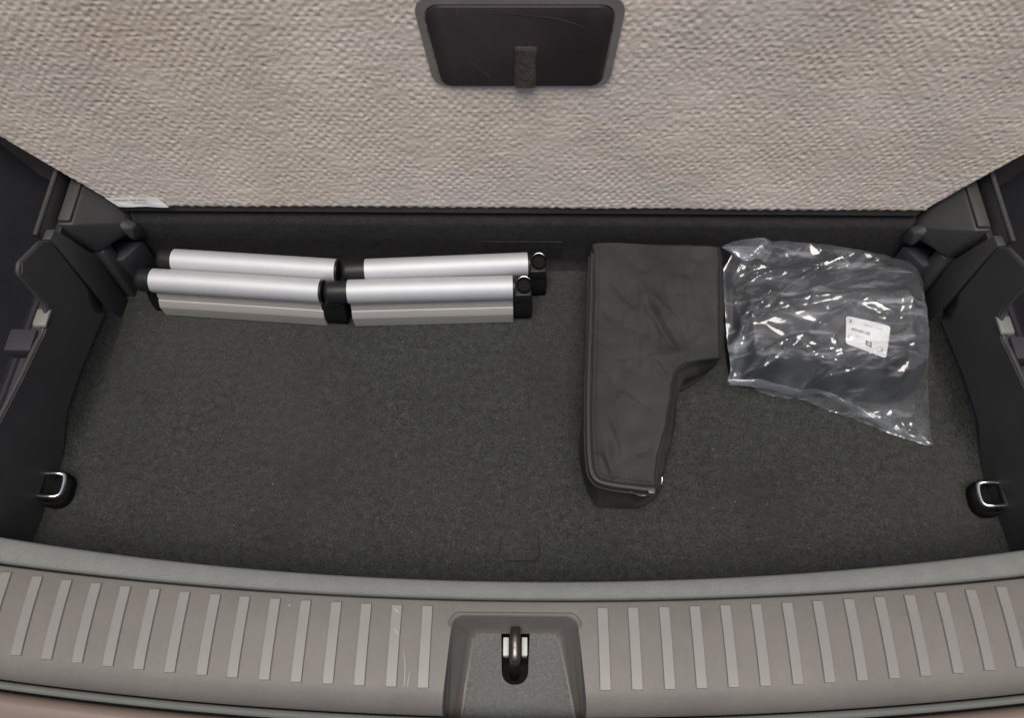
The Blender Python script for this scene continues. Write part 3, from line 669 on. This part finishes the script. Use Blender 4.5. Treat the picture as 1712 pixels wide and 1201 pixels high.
class Facets:
    """crumpled relief: random heights joined by flat triangles"""
    def __init__(s, x0, x1, y0, y1, sp, seed, ani=(1, 1)):
        r_ = np.random.default_rng(seed); nx_, ny_ = int((x1 - x0) / (sp * ani[0])) + 3, int((y1 - y0) / (sp * ani[1])) + 3
        gx, gy = np.meshgrid(np.arange(nx_), np.arange(ny_)); gx = gx + r_.uniform(-.48, .48, gx.shape); gy = gy + r_.uniform(-.48, .48, gy.shape)
        s.P = np.stack([(x0 + (gx - 1) * sp * ani[0]).ravel(), (y0 + (gy - 1) * sp * ani[1]).ravel()], 1); s.h = r_.uniform(-1, 1, len(s.P))
        V, _, Fc, _, _, _ = delaunay_2d_cdt([Vector(p) for p in s.P], [], [], 0, 1e-7); s.F = [f for f in Fc]; s.V = np.array([tuple(v) for v in V])
    def __call__(s, X_, Y_):
        out = np.zeros(len(X_))
        for f in s.F:
            a_, b_, c_ = s.V[list(f)]; lo_ = np.minimum(np.minimum(a_, b_), c_); hi_ = np.maximum(np.maximum(a_, b_), c_)
            k_ = np.where((X_ >= lo_[0]) & (X_ <= hi_[0]) & (Y_ >= lo_[1]) & (Y_ <= hi_[1]))[0]
            if not len(k_): continue
            de = (b_[1] - c_[1]) * (a_[0] - c_[0]) + (c_[0] - b_[0]) * (a_[1] - c_[1])
            if abs(de) < 1e-14: continue
            u_ = ((b_[1] - c_[1]) * (X_[k_] - c_[0]) + (c_[0] - b_[0]) * (Y_[k_] - c_[1])) / de; v_ = ((c_[1] - a_[1]) * (X_[k_] - c_[0]) + (a_[0] - c_[0]) * (Y_[k_] - c_[1])) / de; w_ = 1 - u_ - v_
            m_ = (u_ >= -1e-9) & (v_ >= -1e-9) & (w_ >= -1e-9); out[k_[m_]] = u_[m_] * s.h[f[0]] + v_[m_] * s.h[f[1]] + w_[m_] * s.h[f[2]]
        return out
# ================================================================== BLACK L-SHAPED ZIP BAG
HBAG = .072
topx = [(998, 405, .070), (1100, 408, .071), (1196, 411, .072), (1203, 425, .073), (1204, 480, .073), (1204, 590, .073), (1199, 599, .073), (1170, 603, .071), (1146, 609, .071), (1132, 621, .071), (1125, 642, .070), (1119, 690, .070), (1109, 735, .069), (1101, 765, .068), (1097, 795, .067), (1095, 815, .066), (1050, 812, .066), (1012, 806, .066), (996, 797, .067), (989, 772, .068), (986, 700, .070), (988, 600, .072), (991, 500, .071), (993, 425, .070)]
T3 = [atz(*p) for p in topx]
base = [np.array(p) * np.array([1, 1, 0]) for p in T3]
ov = {4: (.008, 0), 5: (.008, 0), 3: (.004, 0), 21: (-.003, 0), 22: (-.003, 0)}
for k_, v_ in ov.items(): base[k_] = base[k_] + np.array([v_[0], v_[1], 0])
for k_, p_ in {5: (1186, 606), 6: (1184, 622), 7: (1166, 640), 8: (1144, 655), 9: (1132, 658), 10: (1129, 664), 11: (1131, 694), 12: (1124, 740), 13: (1115, 770), 14: (1107, 800), 15: (1100, 830), 16: (1070, 850), 17: (1025, 852), 18: (990, 843), 19: (967, 765), 20: (974, 690)}.items(): base[k_] = atz(*p_, 0)
topS = resample(smooth_path(T3, 6, True), .004, True)
mapn = len(topS)
baseS = []
T3c = np.array(smooth_path(T3, 6, True)); Bc = np.array(smooth_path(base, 6, True))
for p in topS:
    j = np.argmin(((T3c - p) ** 2).sum(1)); baseS.append(Bc[j])
baseS = np.array(baseS)
bag = empty('zip_bag', tuple(np.mean(baseS, 0))); tag(bag, 'black fabric L-shaped zip bag lying on the carpet beside the plastic bag', 'bag')
cx, cy = topS[:, 0].mean(), topS[:, 1].mean()
bm = bmesh.new(); rings = []
for t in (0, .2, .5, .8, 1.0):
    P = topS * (1 - t) + baseS * t; P[:, 2] = topS[:, 2] * (1 - t) + .0022 * t
    P[:, 0] += .007 * sin(pi * t) * np.clip((topS[:, 0] - T3[5][0] + .012) / .012, 0, 1)
    rings.append([bm.verts.new(tuple(p)) for p in P])
for r0, r1 in zip(rings, rings[1:]):
    for i in range(mapn): bm.faces.new((r0[i], r0[(i + 1) % mapn], r1[(i + 1) % mapn], r1[i]))
tp = bm.faces.new(rings[0]); bt = bm.faces.new(rings[-1][::-1])
bmesh.ops.triangulate(bm, faces=[tp, bt]); bmesh.ops.recalc_face_normals(bm, faces=bm.faces)
me = bpy.data.meshes.new('fabric_shell'); bm.to_mesh(me); bm.free()
shell = link('fabric_shell', me, M['nylon'], bag)
md = shell.modifiers.new('r', 'REMESH'); md.mode = 'VOXEL'; md.voxel_size = .0017
md = shell.modifiers.new('s', 'SMOOTH'); md.iterations = 4; md.factor = .5
me = evaluated(shell); A = co(me); Nn = nrm(me)
x, y, z = A[:, 0], A[:, 1], A[:, 2]
topm = np.clip((Nn[:, 2] - .35) / .4, 0, 1) * np.clip((z - .03) / .03, 0, 1); sidem = np.clip(1 - np.abs(Nn[:, 2]) * 1.6, 0, 1)
dE = dist_poly(x, y, topS)
sag = np.clip(dE / .03, 0, 1)
def fold(p0, p1, wd, amp_):
    a_ = atz(*p0, .07)[:2]; b_ = atz(*p1, .07)[:2]; e = b_ - a_; L_ = np.hypot(*e); e = e / L_; n_ = np.array([-e[1], e[0]])
    s_ = ((x - a_[0]) * e[0] + (y - a_[1]) * e[1]) / L_; d_ = (x - a_[0]) * n_[0] + (y - a_[1]) * n_[1]
    return 1.5 * amp_ * np.exp(-np.abs(d_ / wd) ** 1.4) * np.clip(1.3 * (1 - (2 * s_ - 1) ** 2), 0, 1)
h = -.0045 * sag + .0070 * vnoise(x * 16, y * 16, 31) * sag + .0042 * vnoise(x * 38, y * 30, 32) * sag + .0007 * vnoise(x * 90, y * 90, 33)
FG = Facets(x.min(), x.max(), y.min(), y.max(), .034, 51, (.8, 1.5)); FH = Facets(x.min(), x.max(), y.min(), y.max(), .014, 52)
h += .0034 * FG(x, y) * sag + .0016 * FH(x, y) * sag + fold((1030, 650), (1100, 700), .004, .002) + fold((1020, 470), (1075, 520), .004, -.002) + fold((1150, 440), (1190, 560), .006, -.0022) + fold((1090, 600), (1120, 640), .004, .0025) + fold((1015, 700), (1040, 770), .004, .0022)
h += fold((1078, 500), (1138, 585), .0050, -.0042) + fold((1088, 498), (1150, 590), .0075, .0040) + fold((1060, 470), (1140, 540), .009, .0025)
h += fold((1010, 520), (1100, 560), .010, -.002) + fold((1005, 560), (1080, 500), .008, .002) + fold((1000, 600), (1070, 590), .008, -.0018)
for px_ in (1042, 1066, 1082, 1106, 1146): h += fold((px_, 435), (px_ + 4, 640), .0016, -.0009)
h += fold((1010, 730), (1030, 800), .006, -.003) + fold((1000, 755), (1020, 795), .004, .003) + fold((1060, 760), (1092, 745), .005, -.0025)
h += fold((1000, 690), (1090, 660), .012, .0018)
A[:, 2] += 1.35 * h * topm
sw_ = .0035 * vnoise(x * 45 + y * 20, z * 25, 34) + .0055 * vnoise(x * 24 - y * 22, z * 14, 35) + .0015 * vnoise(x * 110, y * 110 + z * 60, 36)
# crumpled inner corner and right flank
cr = np.exp(-(((x - atz(1135, 640, .04)[0]) / .045) ** 2 + ((y - atz(1135, 640, .04)[1]) / .05) ** 2)) + np.exp(-(((x - atz(1108, 770, .03)[0]) / .03) ** 2 + ((y - atz(1108, 770, .03)[1]) / .06) ** 2))
sw_ = sw_ * (1 + 2.2 * cr) - .006 * cr * np.sin(z * 90 + x * 40)
A[:, :2] += Nn[:, :2] * (sw_ * sidem * np.clip(z / .012, 0, 1) * np.clip((.066 - z) / .016, .15, 1))[:, None]
A[:, 2] = np.maximum(A[:, 2], .0016)
set_co(me, A); me.shade_smooth()
# piping around the top edge and zip on the left and front
def outset(P, d):
    P = np.array(P); c_ = np.zeros_like(P); n_ = len(P)
    for i in range(n_):
        a_ = P[(i + 1) % n_] - P[i - 1]; c_[i] = np.array([-a_[1], a_[0], 0]) / (np.hypot(a_[0], a_[1]) + 1e-12)
    if in_poly(np.array([(P + c_ * .003)[0][0]]), np.array([(P + c_ * .003)[0][1]]), P)[0]: c_ = -c_
    return P + c_ * d
pipe = outset(topS, -.0014); pipe[:, 2] -= .0012
tube('piping', pipe, .0012, M['thread'], bag, 8, True)
i_end = int(np.argmin(((topS - T3[15]) ** 2).sum(1))); i_sta = int(np.argmin(((topS - T3[23]) ** 2).sum(1)))
zi = list(range(i_end, i_sta + 1))
zo = outset(topS, .0004); zlow = outset(topS, .0034)
def flat(name, A_, B_, mt):
    V = []; Fc = []
    for a_, b_ in zip(A_, B_): V += [a_, b_]
    for i in range(len(A_) - 1): Fc.append((2 * i, 2 * i + 1, 2 * i + 3, 2 * i + 2))
    o = mesh(name, V, Fc, mt, bag, True); return o
def zrow(off, dz):
    q_ = outset(topS, off)[zi].copy(); q_[:, 2] += dz; q_ = np.array(q_); n_ = 200
    dd_ = np.r_[0, np.cumsum(np.linalg.norm(np.diff(q_, axis=0), axis=1))]; t_ = np.linspace(0, dd_[-1], n_)
    return np.stack([np.interp(t_, dd_, q_[:, k_]) for k_ in range(3)], 1)
za, zm, zb = zrow(-.0030, -.0004), zrow(.0020, -.0016), zrow(.0052, -.0085)
flat('zip_tape', za, zm, M['zip_tape']); flat('zip_tape', zm, zb, M['zip_tape'])
tube('zip_cord', zrow(-.0030, .0002), .0008, M['nylon'], bag, 6); tube('zip_cord', zrow(.0050, -.0075), .0008, M['nylon'], bag, 6)
tch = resample(zrow(.0022, -.0010), .00155); V = []; Fc = []
Pz, Tz, Nz, Bz = frames(tch)
outn = np.array([(-T_[1], T_[0], 0) for T_ in Tz]); sgn = 1 if (outn[len(outn) // 2] @ (tch[len(tch) // 2] - np.array([cx, cy, .06]))) > 0 else -1
for i, p in enumerate(Pz):
    o_ = outn[i] * sgn; b = len(V); side_ = .0010 if i % 2 else -.0010
    for dz in (-.0011, .0011):
        for dt in (-.0005, .0005):
            for do in (.0002, .0012): V.append(p + np.array([0, 0, .5 * (dz + side_) + .0006]) + Tz[i] * dt + o_ * (do - .0004 + .6 * side_))
    Fc += [tuple(b + k_ for k_ in q_) for q_ in ((0, 1, 3, 2), (4, 6, 7, 5), (0, 4, 5, 1), (2, 3, 7, 6), (1, 5, 7, 3), (0, 2, 6, 4))]
o = mesh('zip_teeth', V, Fc, M['zip'], bag); tag(o, kind='stuff')
# zip pull: thin wire loop at the front end
a = atz(1052, 822, .060); b = atz(1070, 829, .056); c_ = atz(1085, 827, .057); d_ = atz(1094, 819, .060)
tube('zip_pull', smooth_path([a, b, c_, d_], 6), .0008, M['steel_dark'], bag, 8)
hull('zip_slider', [atz(px, py, z) for z in (.060, .066) for px, py in ((1083, 817), (1096, 818), (1095, 826), (1084, 825))], M['zip'], bag, .0008)
g = atz(1105, 805, .055); tube('side_ring', [g + np.array((0, -.003, -.001)), g + np.array((.001, 0, .001)), g + np.array((.0012, .0035, .002))], .0007, M['chrome'], bag, 8)
# stitching dashes just inside the top edge
V = []; Fc = []; stl = outset(topS, -.0065); stl = resample(list(stl[i_end:]) + list(stl[:3]), .0042)
Ax = A
for i in range(len(stl) - 1):
    p, q_ = stl[i], stl[i] * .45 + stl[i + 1] * .55; t_ = (q_ - p) / (np.linalg.norm(q_ - p) + 1e-9); n_ = np.array([-t_[1], t_[0], 0]) * .0005
    dd = (Ax[:, 0] - p[0]) ** 2 + (Ax[:, 1] - p[1]) ** 2; z_ = Ax[dd < .003 ** 2][:, 2].max() if (dd < .003 ** 2).any() else p[2]
    b = len(V)
    for r_ in (p - n_, p + n_, q_ + n_, q_ - n_): V.append((r_[0], r_[1], z_ + .0002))
    Fc.append((b, b + 1, b + 2, b + 3))
o = mesh('stitching', V, Fc, M['thread'], bag); tag(o, kind='stuff')

# ================================================================== FOLDED BLACK COVER INSIDE A CLEAR PLASTIC BAG
def fold2(X_, Y_, p0, p1, z_, wd, amp_, sharp=False):
    a_ = atz(*p0, z_)[:2]; b_ = atz(*p1, z_)[:2]; e = b_ - a_; L_ = np.hypot(*e); e = e / L_; n_ = np.array([-e[1], e[0]])
    s_ = ((X_ - a_[0]) * e[0] + (Y_ - a_[1]) * e[1]) / L_; d_ = (X_ - a_[0]) * n_[0] + (Y_ - a_[1]) * n_[1]
    prof_ = np.maximum(0, 1 - np.abs(d_) / wd) if sharp else np.exp(-(d_ / wd) ** 2)
    return amp_ * prof_ * np.clip(1.2 * (1 - (2 * s_ - 1) ** 2), 0, 1)
# contents
cpx = [(1228, 432, .03), (1330, 422, .03), (1440, 432, .03), (1520, 450, .03), (1536, 480, .025), (1540, 560, .012), (1536, 640, .006), (1500, 672, .004), (1420, 668, .004), (1330, 656, .004), (1255, 646, .006), (1226, 632, .010), (1218, 560, .02), (1220, 480, .03)]
cpo = [atz(*p) for p in cpx]; copl = resample([p[:2] for p in smooth_path(cpo, 5, True)], .003, True)
# ridge line in plan: where the top face begins (photo row ~ 495)
yr = lambda X_: np.interp(X_, [atz(1225, 505, .058)[0], atz(1500, 490, .058)[0]], [atz(1225, 505, .058)[1], atz(1500, 490, .058)[1]])
yf = lambda X_: np.interp(X_, [atz(1225, 612, .055)[0], atz(1500, 640, .05)[0]], [atz(1225, 612, .055)[1], atz(1500, 640, .05)[1]])
def content_h(X_, Y_):
    D = dist_poly(X_, Y_, copl)
    hgt = .056 * np.clip(D / .016, 0, 1) ** .55
    back = np.clip((Y_ - yr(X_)) / .075, 0, 1); hgt = hgt * (1 - .40 * back ** .8)
    frn = np.clip((yf(X_) - Y_) / .03, 0, 1); hgt = hgt * (1 - .35 * frn)
    return hgt
V, Fc, nb = fill_poly(copl, .0035, bstep=.003)
X_, Y_ = V[:, 0], V[:, 1]; FA = Facets(X_.min(), X_.max(), Y_.min(), Y_.max(), .030, 5, (1.5, .8)); FB = Facets(X_.min(), X_.max(), Y_.min(), Y_.max(), .012, 6)
Hc = content_h(X_, Y_); kk = np.clip(Hc / .03, 0, 1)
Zc = Hc + kk * (.0040 * FA(X_, Y_) + .0016 * FB(X_, Y_)); Zc = np.maximum(Zc, .0015)
lb = [atz(1414, 529, .058), atz(1488, 547, .058), atz(1480, 601, .056), atz(1412, 577, .057)]
cover = empty('folded_cover', tuple(np.array([X_.mean(), Y_.mean(), 0]))); tag(cover, 'folded shiny black cover with a white label, packed inside the clear plastic bag', 'folded cover')
cs = mesh('sheet', np.column_stack([V, Zc]), Fc, M['black_foil'], cover, True, 45)
# label
lab = empty('label', tuple(np.mean(lb, 0))); lab.parent = cover; lab.matrix_parent_inverse = Matrix.Translation(-Vector(cover.location))
lb = [np.array(p) for p in lb]
def zsurf(x, y):
    dd = (V[:, 0] - x) ** 2 + (V[:, 1] - y) ** 2; j = np.argsort(dd)[:6]; return Zc[j].mean()
zmax = max(zsurf(p[0], p[1]) for p in [sum(wt * q_ for wt, q_ in zip(ws_, lb)) for ws_ in rng.dirichlet((1, 1, 1, 1), 60)])
# the label follows a plane laid over the sheet
lz = zmax + .0012
def lq(s, t, n=0.):
    p = (lb[0] * (1 - s) + lb[1] * s) * (1 - t) + (lb[3] * (1 - s) + lb[2] * s) * t
    return np.array((p[0], p[1], lz + .0012 * sin(2.6 * s + 1.5 * t) + n))
rl = rrect([(0, 0), (1, 0), (1, 1), (0, 1)], .07, 4); lv, lf_, _ = fill_poly(rl, .07, bstep=.05)
mesh('paper', [lq(*p) for p in lv], lf_, M['paper'], lab, True)
LT = lambda x0, y0: (lambda x, y: lq(x0 + x, y0 - y, .0004))
text_mesh('lettering', 'MODULAR A  CASE', .125, LT(.13, .475), M['ink'], lab, .01, .42)
text_mesh('lettering', '5E0 061 195 B', .07, LT(.38, .21), M['ink_grey'], lab, 0, .44)
text_mesh('lettering', 'EN', .07, LT(.23, .66), M['ink_grey'], lab, .0, .07)
text_mesh('lettering', '1x', .075, LT(.05, .475), M['ink_grey'], lab, 0, .05)
def disc(name, cx_, cy_, r0, r1, mt, a0=0, a1=2 * pi, ax=1.0):
    n_ = 26; Vv = []; ang = np.linspace(a0, a1, n_)
    for g in ang: Vv += [lq(cx_ + r0 * cos(g) * ax, cy_ + r0 * sin(g), .0004), lq(cx_ + r1 * cos(g) * ax, cy_ + r1 * sin(g), .0004)]
    return mesh(name, Vv, [(2 * i, 2 * i + 1, 2 * i + 3, 2 * i + 2) for i in range(n_ - 1)], mt, lab)
disc('emblem', .10, .17, .085, .10, M['ink_grey'], ax=.75)
# dark winged shape inside the emblem
wing = [(.06, .11), (.085, .17), (.075, .22), (.10, .20), (.105, .245), (.12, .20), (.125, .13), (.108, .15), (.10, .10), (.088, .14)]
mesh('emblem', [lq(*p, .0005) for p in wing], [tuple(range(len(wing)))], M['ink'], lab)
disc('symbol', .10, .72, .06, .08, M['ink_grey'], .6, 5.2, .75); disc('symbol', .10, .72, .028, .055, M['ink'], 1.0, 2.6, .75)
disc('symbol', .80, .80, .085, .095, M['ink_grey'], ax=.75)
tri = [(.865, .76), (.885, .78), (.895, .86), (.875, .85)]; mesh('symbol', [lq(*p, .0004) for p in tri], [(0, 1, 2, 3)], M['ink'], lab)
bk = [(.475, .66), (.50, .68), (.60, .665), (.615, .66), (.625, .84), (.60, .855), (.50, .83), (.47, .80)]
mesh('symbol', [lq(*p, .0004) for p in bk], [tuple(range(8))], M['ink'], lab)
mesh('symbol', [lq(*p, .0006) for p in ((.51, .69), (.59, .68), (.59, .84), (.51, .82))], [(0, 1, 2, 3)], M['ink_grey'], lab)
# two black press studs
for px, py in ((1362, 584), (1490, 636)):
    p = atz(px, py, .052); z_ = zsurf(p[0], p[1]); V2 = []; n_ = 18
    for r_, dz in ((.0032, -.001), (.0032, .0022), (.0024, .0034), (.001, .0036)):
        V2 += [(p[0] + r_ * cos(2 * pi * i / n_), p[1] + r_ * sin(2 * pi * i / n_), z_ + dz + .006) for i in range(n_)]
    mesh('press_stud', V2, [(k_ * n_ + i, k_ * n_ + (i + 1) % n_, (k_ + 1) * n_ + (i + 1) % n_, (k_ + 1) * n_ + i) for k_ in range(3) for i in range(n_)] + [tuple(3 * n_ + i for i in range(n_))], M['black_rubber'], cover, True, 40)

# clear film
fpx = [(1206, 413, .078), (1222, 405, .078), (1242, 400, .076), (1262, 398, .07), (1278, 397, .066), (1292, 404, .060), (1330, 400, .054), (1380, 408, .050), (1450, 420, .048), (1520, 437, .044), (1534, 448, .042), (1543, 472, .038), (1546, 520, .028), (1549, 580, .016), (1551, 640, .008), (1553, 700, .005), (1556, 728, .004), (1561, 744, .004), (1548, 746, .003), (1520, 736, .003), (1490, 727, .003), (1440, 706, .003), (1400, 692, .003), (1345, 676, .004), (1290, 662, .005), (1262, 655, .008), (1228, 648, .016), (1215, 638, .024), (1222, 620, .03), (1216, 580, .040), (1212, 520, .050), (1209, 450, .060), (1218, 436, .066), (1224, 424, .070)]
fo = [atz(*p) for p in fpx]; fol = resample(fo, .0025, True); fvals = fol[:, 2]
pb = empty('plastic_bag', tuple(np.array([fol[:, 0].mean(), fol[:, 1].mean(), 0]))); tag(pb, 'crumpled clear plastic bag lying on the carpet next to the black zip bag', 'plastic bag')
V, Fc, nb = fill_poly(fol, .0017, bstep=.0025, jitter=.3)
X_, Y_ = V[:, 0], V[:, 1]; D, Wz = dist_poly(X_, Y_, fol, fvals)
ch = np.where(in_poly(X_, Y_, copl), content_h(X_, Y_), 0) + .0055
x0, x1, y0, y1 = X_.min(), X_.max(), Y_.min(), Y_.max()
F1 = Facets(x0, x1, y0, y1, .034, 41, (1.7, .8)); F2 = Facets(x0, x1, y0, y1, .016, 42, (1.5, .8)); F3 = Facets(x0, x1, y0, y1, .0075, 43, (1.3, .9))
cont = np.clip(ch / .03, .3, 1)
Eg = np.unique(np.sort(np.concatenate([Fc[:, [0, 1]], Fc[:, [1, 2]], Fc[:, [2, 0]]]), 1), axis=0); dg_ = np.bincount(Eg.ravel(), minlength=len(V))
zmin = np.where(in_poly(X_, Y_, copl), content_h(X_, Y_), 0) + .0030; rimv = D < 1e-6; zz = np.maximum(ch, np.where(rimv, Wz, 0))
for it in range(160):                                   # the film is stretched over the contents like a tent
    sm_ = np.bincount(Eg[:, 0], zz[Eg[:, 1]], len(V)) + np.bincount(Eg[:, 1], zz[Eg[:, 0]], len(V)); zz = np.where(rimv, Wz, np.maximum(zmin, sm_ / np.maximum(dg_, 1)))
ch = zz + .0015
frontk = 1 + 1.6 * np.clip((yf(X_) + .012 - Y_) / .02, 0, 1)
Z = ch + cont * (.0028 * frontk * (F1(X_, Y_) + .6) + .0011 * frontk * F2(X_, Y_) + .0003 * F3(X_, Y_))
# drape: outside the contents the film spans to its rim
t_ = np.clip(D / .006, 0, 1); t_ = t_ * t_ * (3 - 2 * t_)
Z = Wz * (1 - t_) + np.maximum(Z, 0) * t_
Z = np.maximum(Z, np.where(in_poly(X_, Y_, copl), content_h(X_, Y_) + .0035, .0032))
fl = [((1232, 512), (1510, 492), .058, .006, .0075), ((1240, 470), (1400, 440), .05, .005, .005), ((1330, 480), (1400, 425), .05, .004, .006), ((1395, 430), (1425, 445), .05, .003, .005),
      ((1250, 540), (1330, 520), .058, .003, .003), ((1260, 600), (1340, 560), .058, .003, .003), ((1225, 640), (1320, 590), .05, .005, .006), ((1340, 640), (1470, 600), .05, .006, .007), ((1345, 655), (1480, 612), .045, .004, .005),
      ((1440, 660), (1500, 600), .04, .005, .005), ((1300, 505), (1260, 540), .058, .003, .003), ((1500, 488), (1520, 530), .05, .005, .004), ((1235, 430), (1300, 440), .06, .004, .004), ((1290, 405), (1240, 450), .06, .004, .005),
      ((1420, 470), (1530, 455), .05, .004, .003), ((1370, 540), (1430, 505), .058, .003, .0035), ((1440, 505), (1500, 540), .058, .004, .004), ((1385, 560), (1395, 580), .058, .002, .002)]
fl += [((1225, 640), (1345, 572), .045, .007, .010), ((1240, 645), (1330, 605), .04, .005, .008), ((1330, 660), (1500, 596), .04, .008, .010), ((1360, 668), (1490, 622), .035, .004, .007),
       ((1430, 672), (1512, 605), .035, .008, .010), ((1470, 660), (1505, 640), .035, .006, .006), ((1290, 600), (1330, 650), .04, .004, .005), ((1500, 500), (1515, 640), .04, .006, .005),
       ((1222, 600), (1250, 500), .05, .004, .005), ((1230, 560), (1300, 480), .055, .0035, .004), ((1240, 590), (1225, 470), .05, .003, .004)]
for (p0, p1, z_, wd, am) in fl: Z += fold2(X_, Y_, p0, p1, z_, wd, am)
rr_ = np.random.default_rng(77)
for i in range(130):
    px, py = rr_.uniform(1225, 1530), rr_.uniform(420, 650); an = rr_.normal(-.35, .5); ln_ = rr_.uniform(25, 90)
    Z += fold2(X_, Y_, (px - ln_ * cos(an), py - ln_ * sin(an)), (px + ln_ * cos(an), py + ln_ * sin(an)), .05, rr_.uniform(.0018, .005), rr_.uniform(-.0012, .0024)) * cont
for i in range(22):
    px = rr_.uniform(1330, 1545); py = 660 + (px - 1215) * .18 + rr_.uniform(-10, 25); an = rr_.normal(.6, .6); ln_ = rr_.uniform(10, 35)
    Z += fold2(X_, Y_, (px - ln_ * cos(an), py - ln_ * sin(an)), (px + ln_ * cos(an), py + ln_ * sin(an)), .005, rr_.uniform(.002, .004), rr_.uniform(.001, .004)) * np.clip(D / .006, 0, 1)
# flat taut facets added and tilted to mirror the sun towards the camera
for poly, jx, jy in ((((1228, 642), (1270, 610), (1318, 580), (1342, 576), (1330, 592), (1285, 625)), .02, -.03), (((1292, 588), (1322, 585), (1312, 598)), -.05, .04), (((1442, 664), (1462, 640), (1508, 604), (1513, 632), (1500, 650)), .0, .02),
                     (((1336, 648), (1362, 630), (1420, 618), (1470, 606), (1425, 630), (1370, 645)), -.03, .0), (((1384, 590), (1398, 592), (1402, 606), (1386, 604)), .03, .03), (((1430, 690), (1470, 690), (1500, 706), (1470, 708)), .02, -.02),
                     (((1512, 676), (1536, 676), (1530, 692)), -.02, .02), (((1420, 520), (1450, 516), (1500, 542), (1480, 546)), .04, -.06), (((1340, 452), (1400, 432), (1420, 446), (1380, 456)), .0, -.08)):
    pl_ = [atz(*p, .045 if p[1] < 660 else .01)[:2] for p in poly]; ins = in_poly(X_, Y_, pl_)
    if not ins.any(): continue
    d_ = dist_poly(X_, Y_, pl_); k_ = np.where(ins, np.clip(d_ / .0055, 0, 1), 0); xc, yc = X_[ins].mean(), Y_[ins].mean()
    zp = Z[ins].mean() + .003 + (.228 + jx) * (X_ - xc) + (.42 + jy) * (Y_ - yc) + .0013 * F2(X_, Y_)
    Z = Z * (1 - k_) + np.maximum(zp, zmin) * k_
Z = np.maximum(Z, .0025)
mesh('film', np.column_stack([V, Z]), Fc, M['film'], pb, True, 24)
# folded double edge running to the sharp corner
def ribbon(name, A_, B_, mt, parent):
    A_ = smooth_path(A_, 6); B_ = smooth_path(B_, 6); Vv = []; Fv = []; n_ = 5
    for i, (p, q_) in enumerate(zip(A_, B_)):
        for j in range(n_):
            t = j / (n_ - 1); Vv.append(p * (1 - t) + q_ * t + np.array((0, 0, .003 * sin(pi * t) + .0007 * sin(i * 1.3 + j))))
    for i in range(len(A_) - 1):
        for j in range(n_ - 1): Fv.append((i * n_ + j, i * n_ + j + 1, (i + 1) * n_ + j + 1, (i + 1) * n_ + j))
    return mesh(name, Vv, Fv, mt, parent, True, 40)
ribbon('folded_edge', [atz(*p) for p in ((1216, 634, .030), (1270, 634, .034), (1330, 650, .024), (1372, 652, .018), (1430, 676, .014), (1480, 705, .010), (1520, 722, .008), (1556, 738, .007))],
       [atz(*p) for p in ((1219, 644, .026), (1275, 650, .026), (1335, 661, .018), (1374, 660, .014), (1424, 686, .010), (1482, 718, .007), (1522, 735, .006), (1550, 746, .005))], M['film'], pb)
ribbon('folded_edge', [atz(*p) for p in ((1208, 415, .080), (1240, 402, .079), (1280, 399, .071), (1292, 420, .066))], [atz(*p) for p in ((1228, 425, .080), (1246, 436, .078), (1268, 432, .072), (1280, 440, .068))], M['film'], pb)
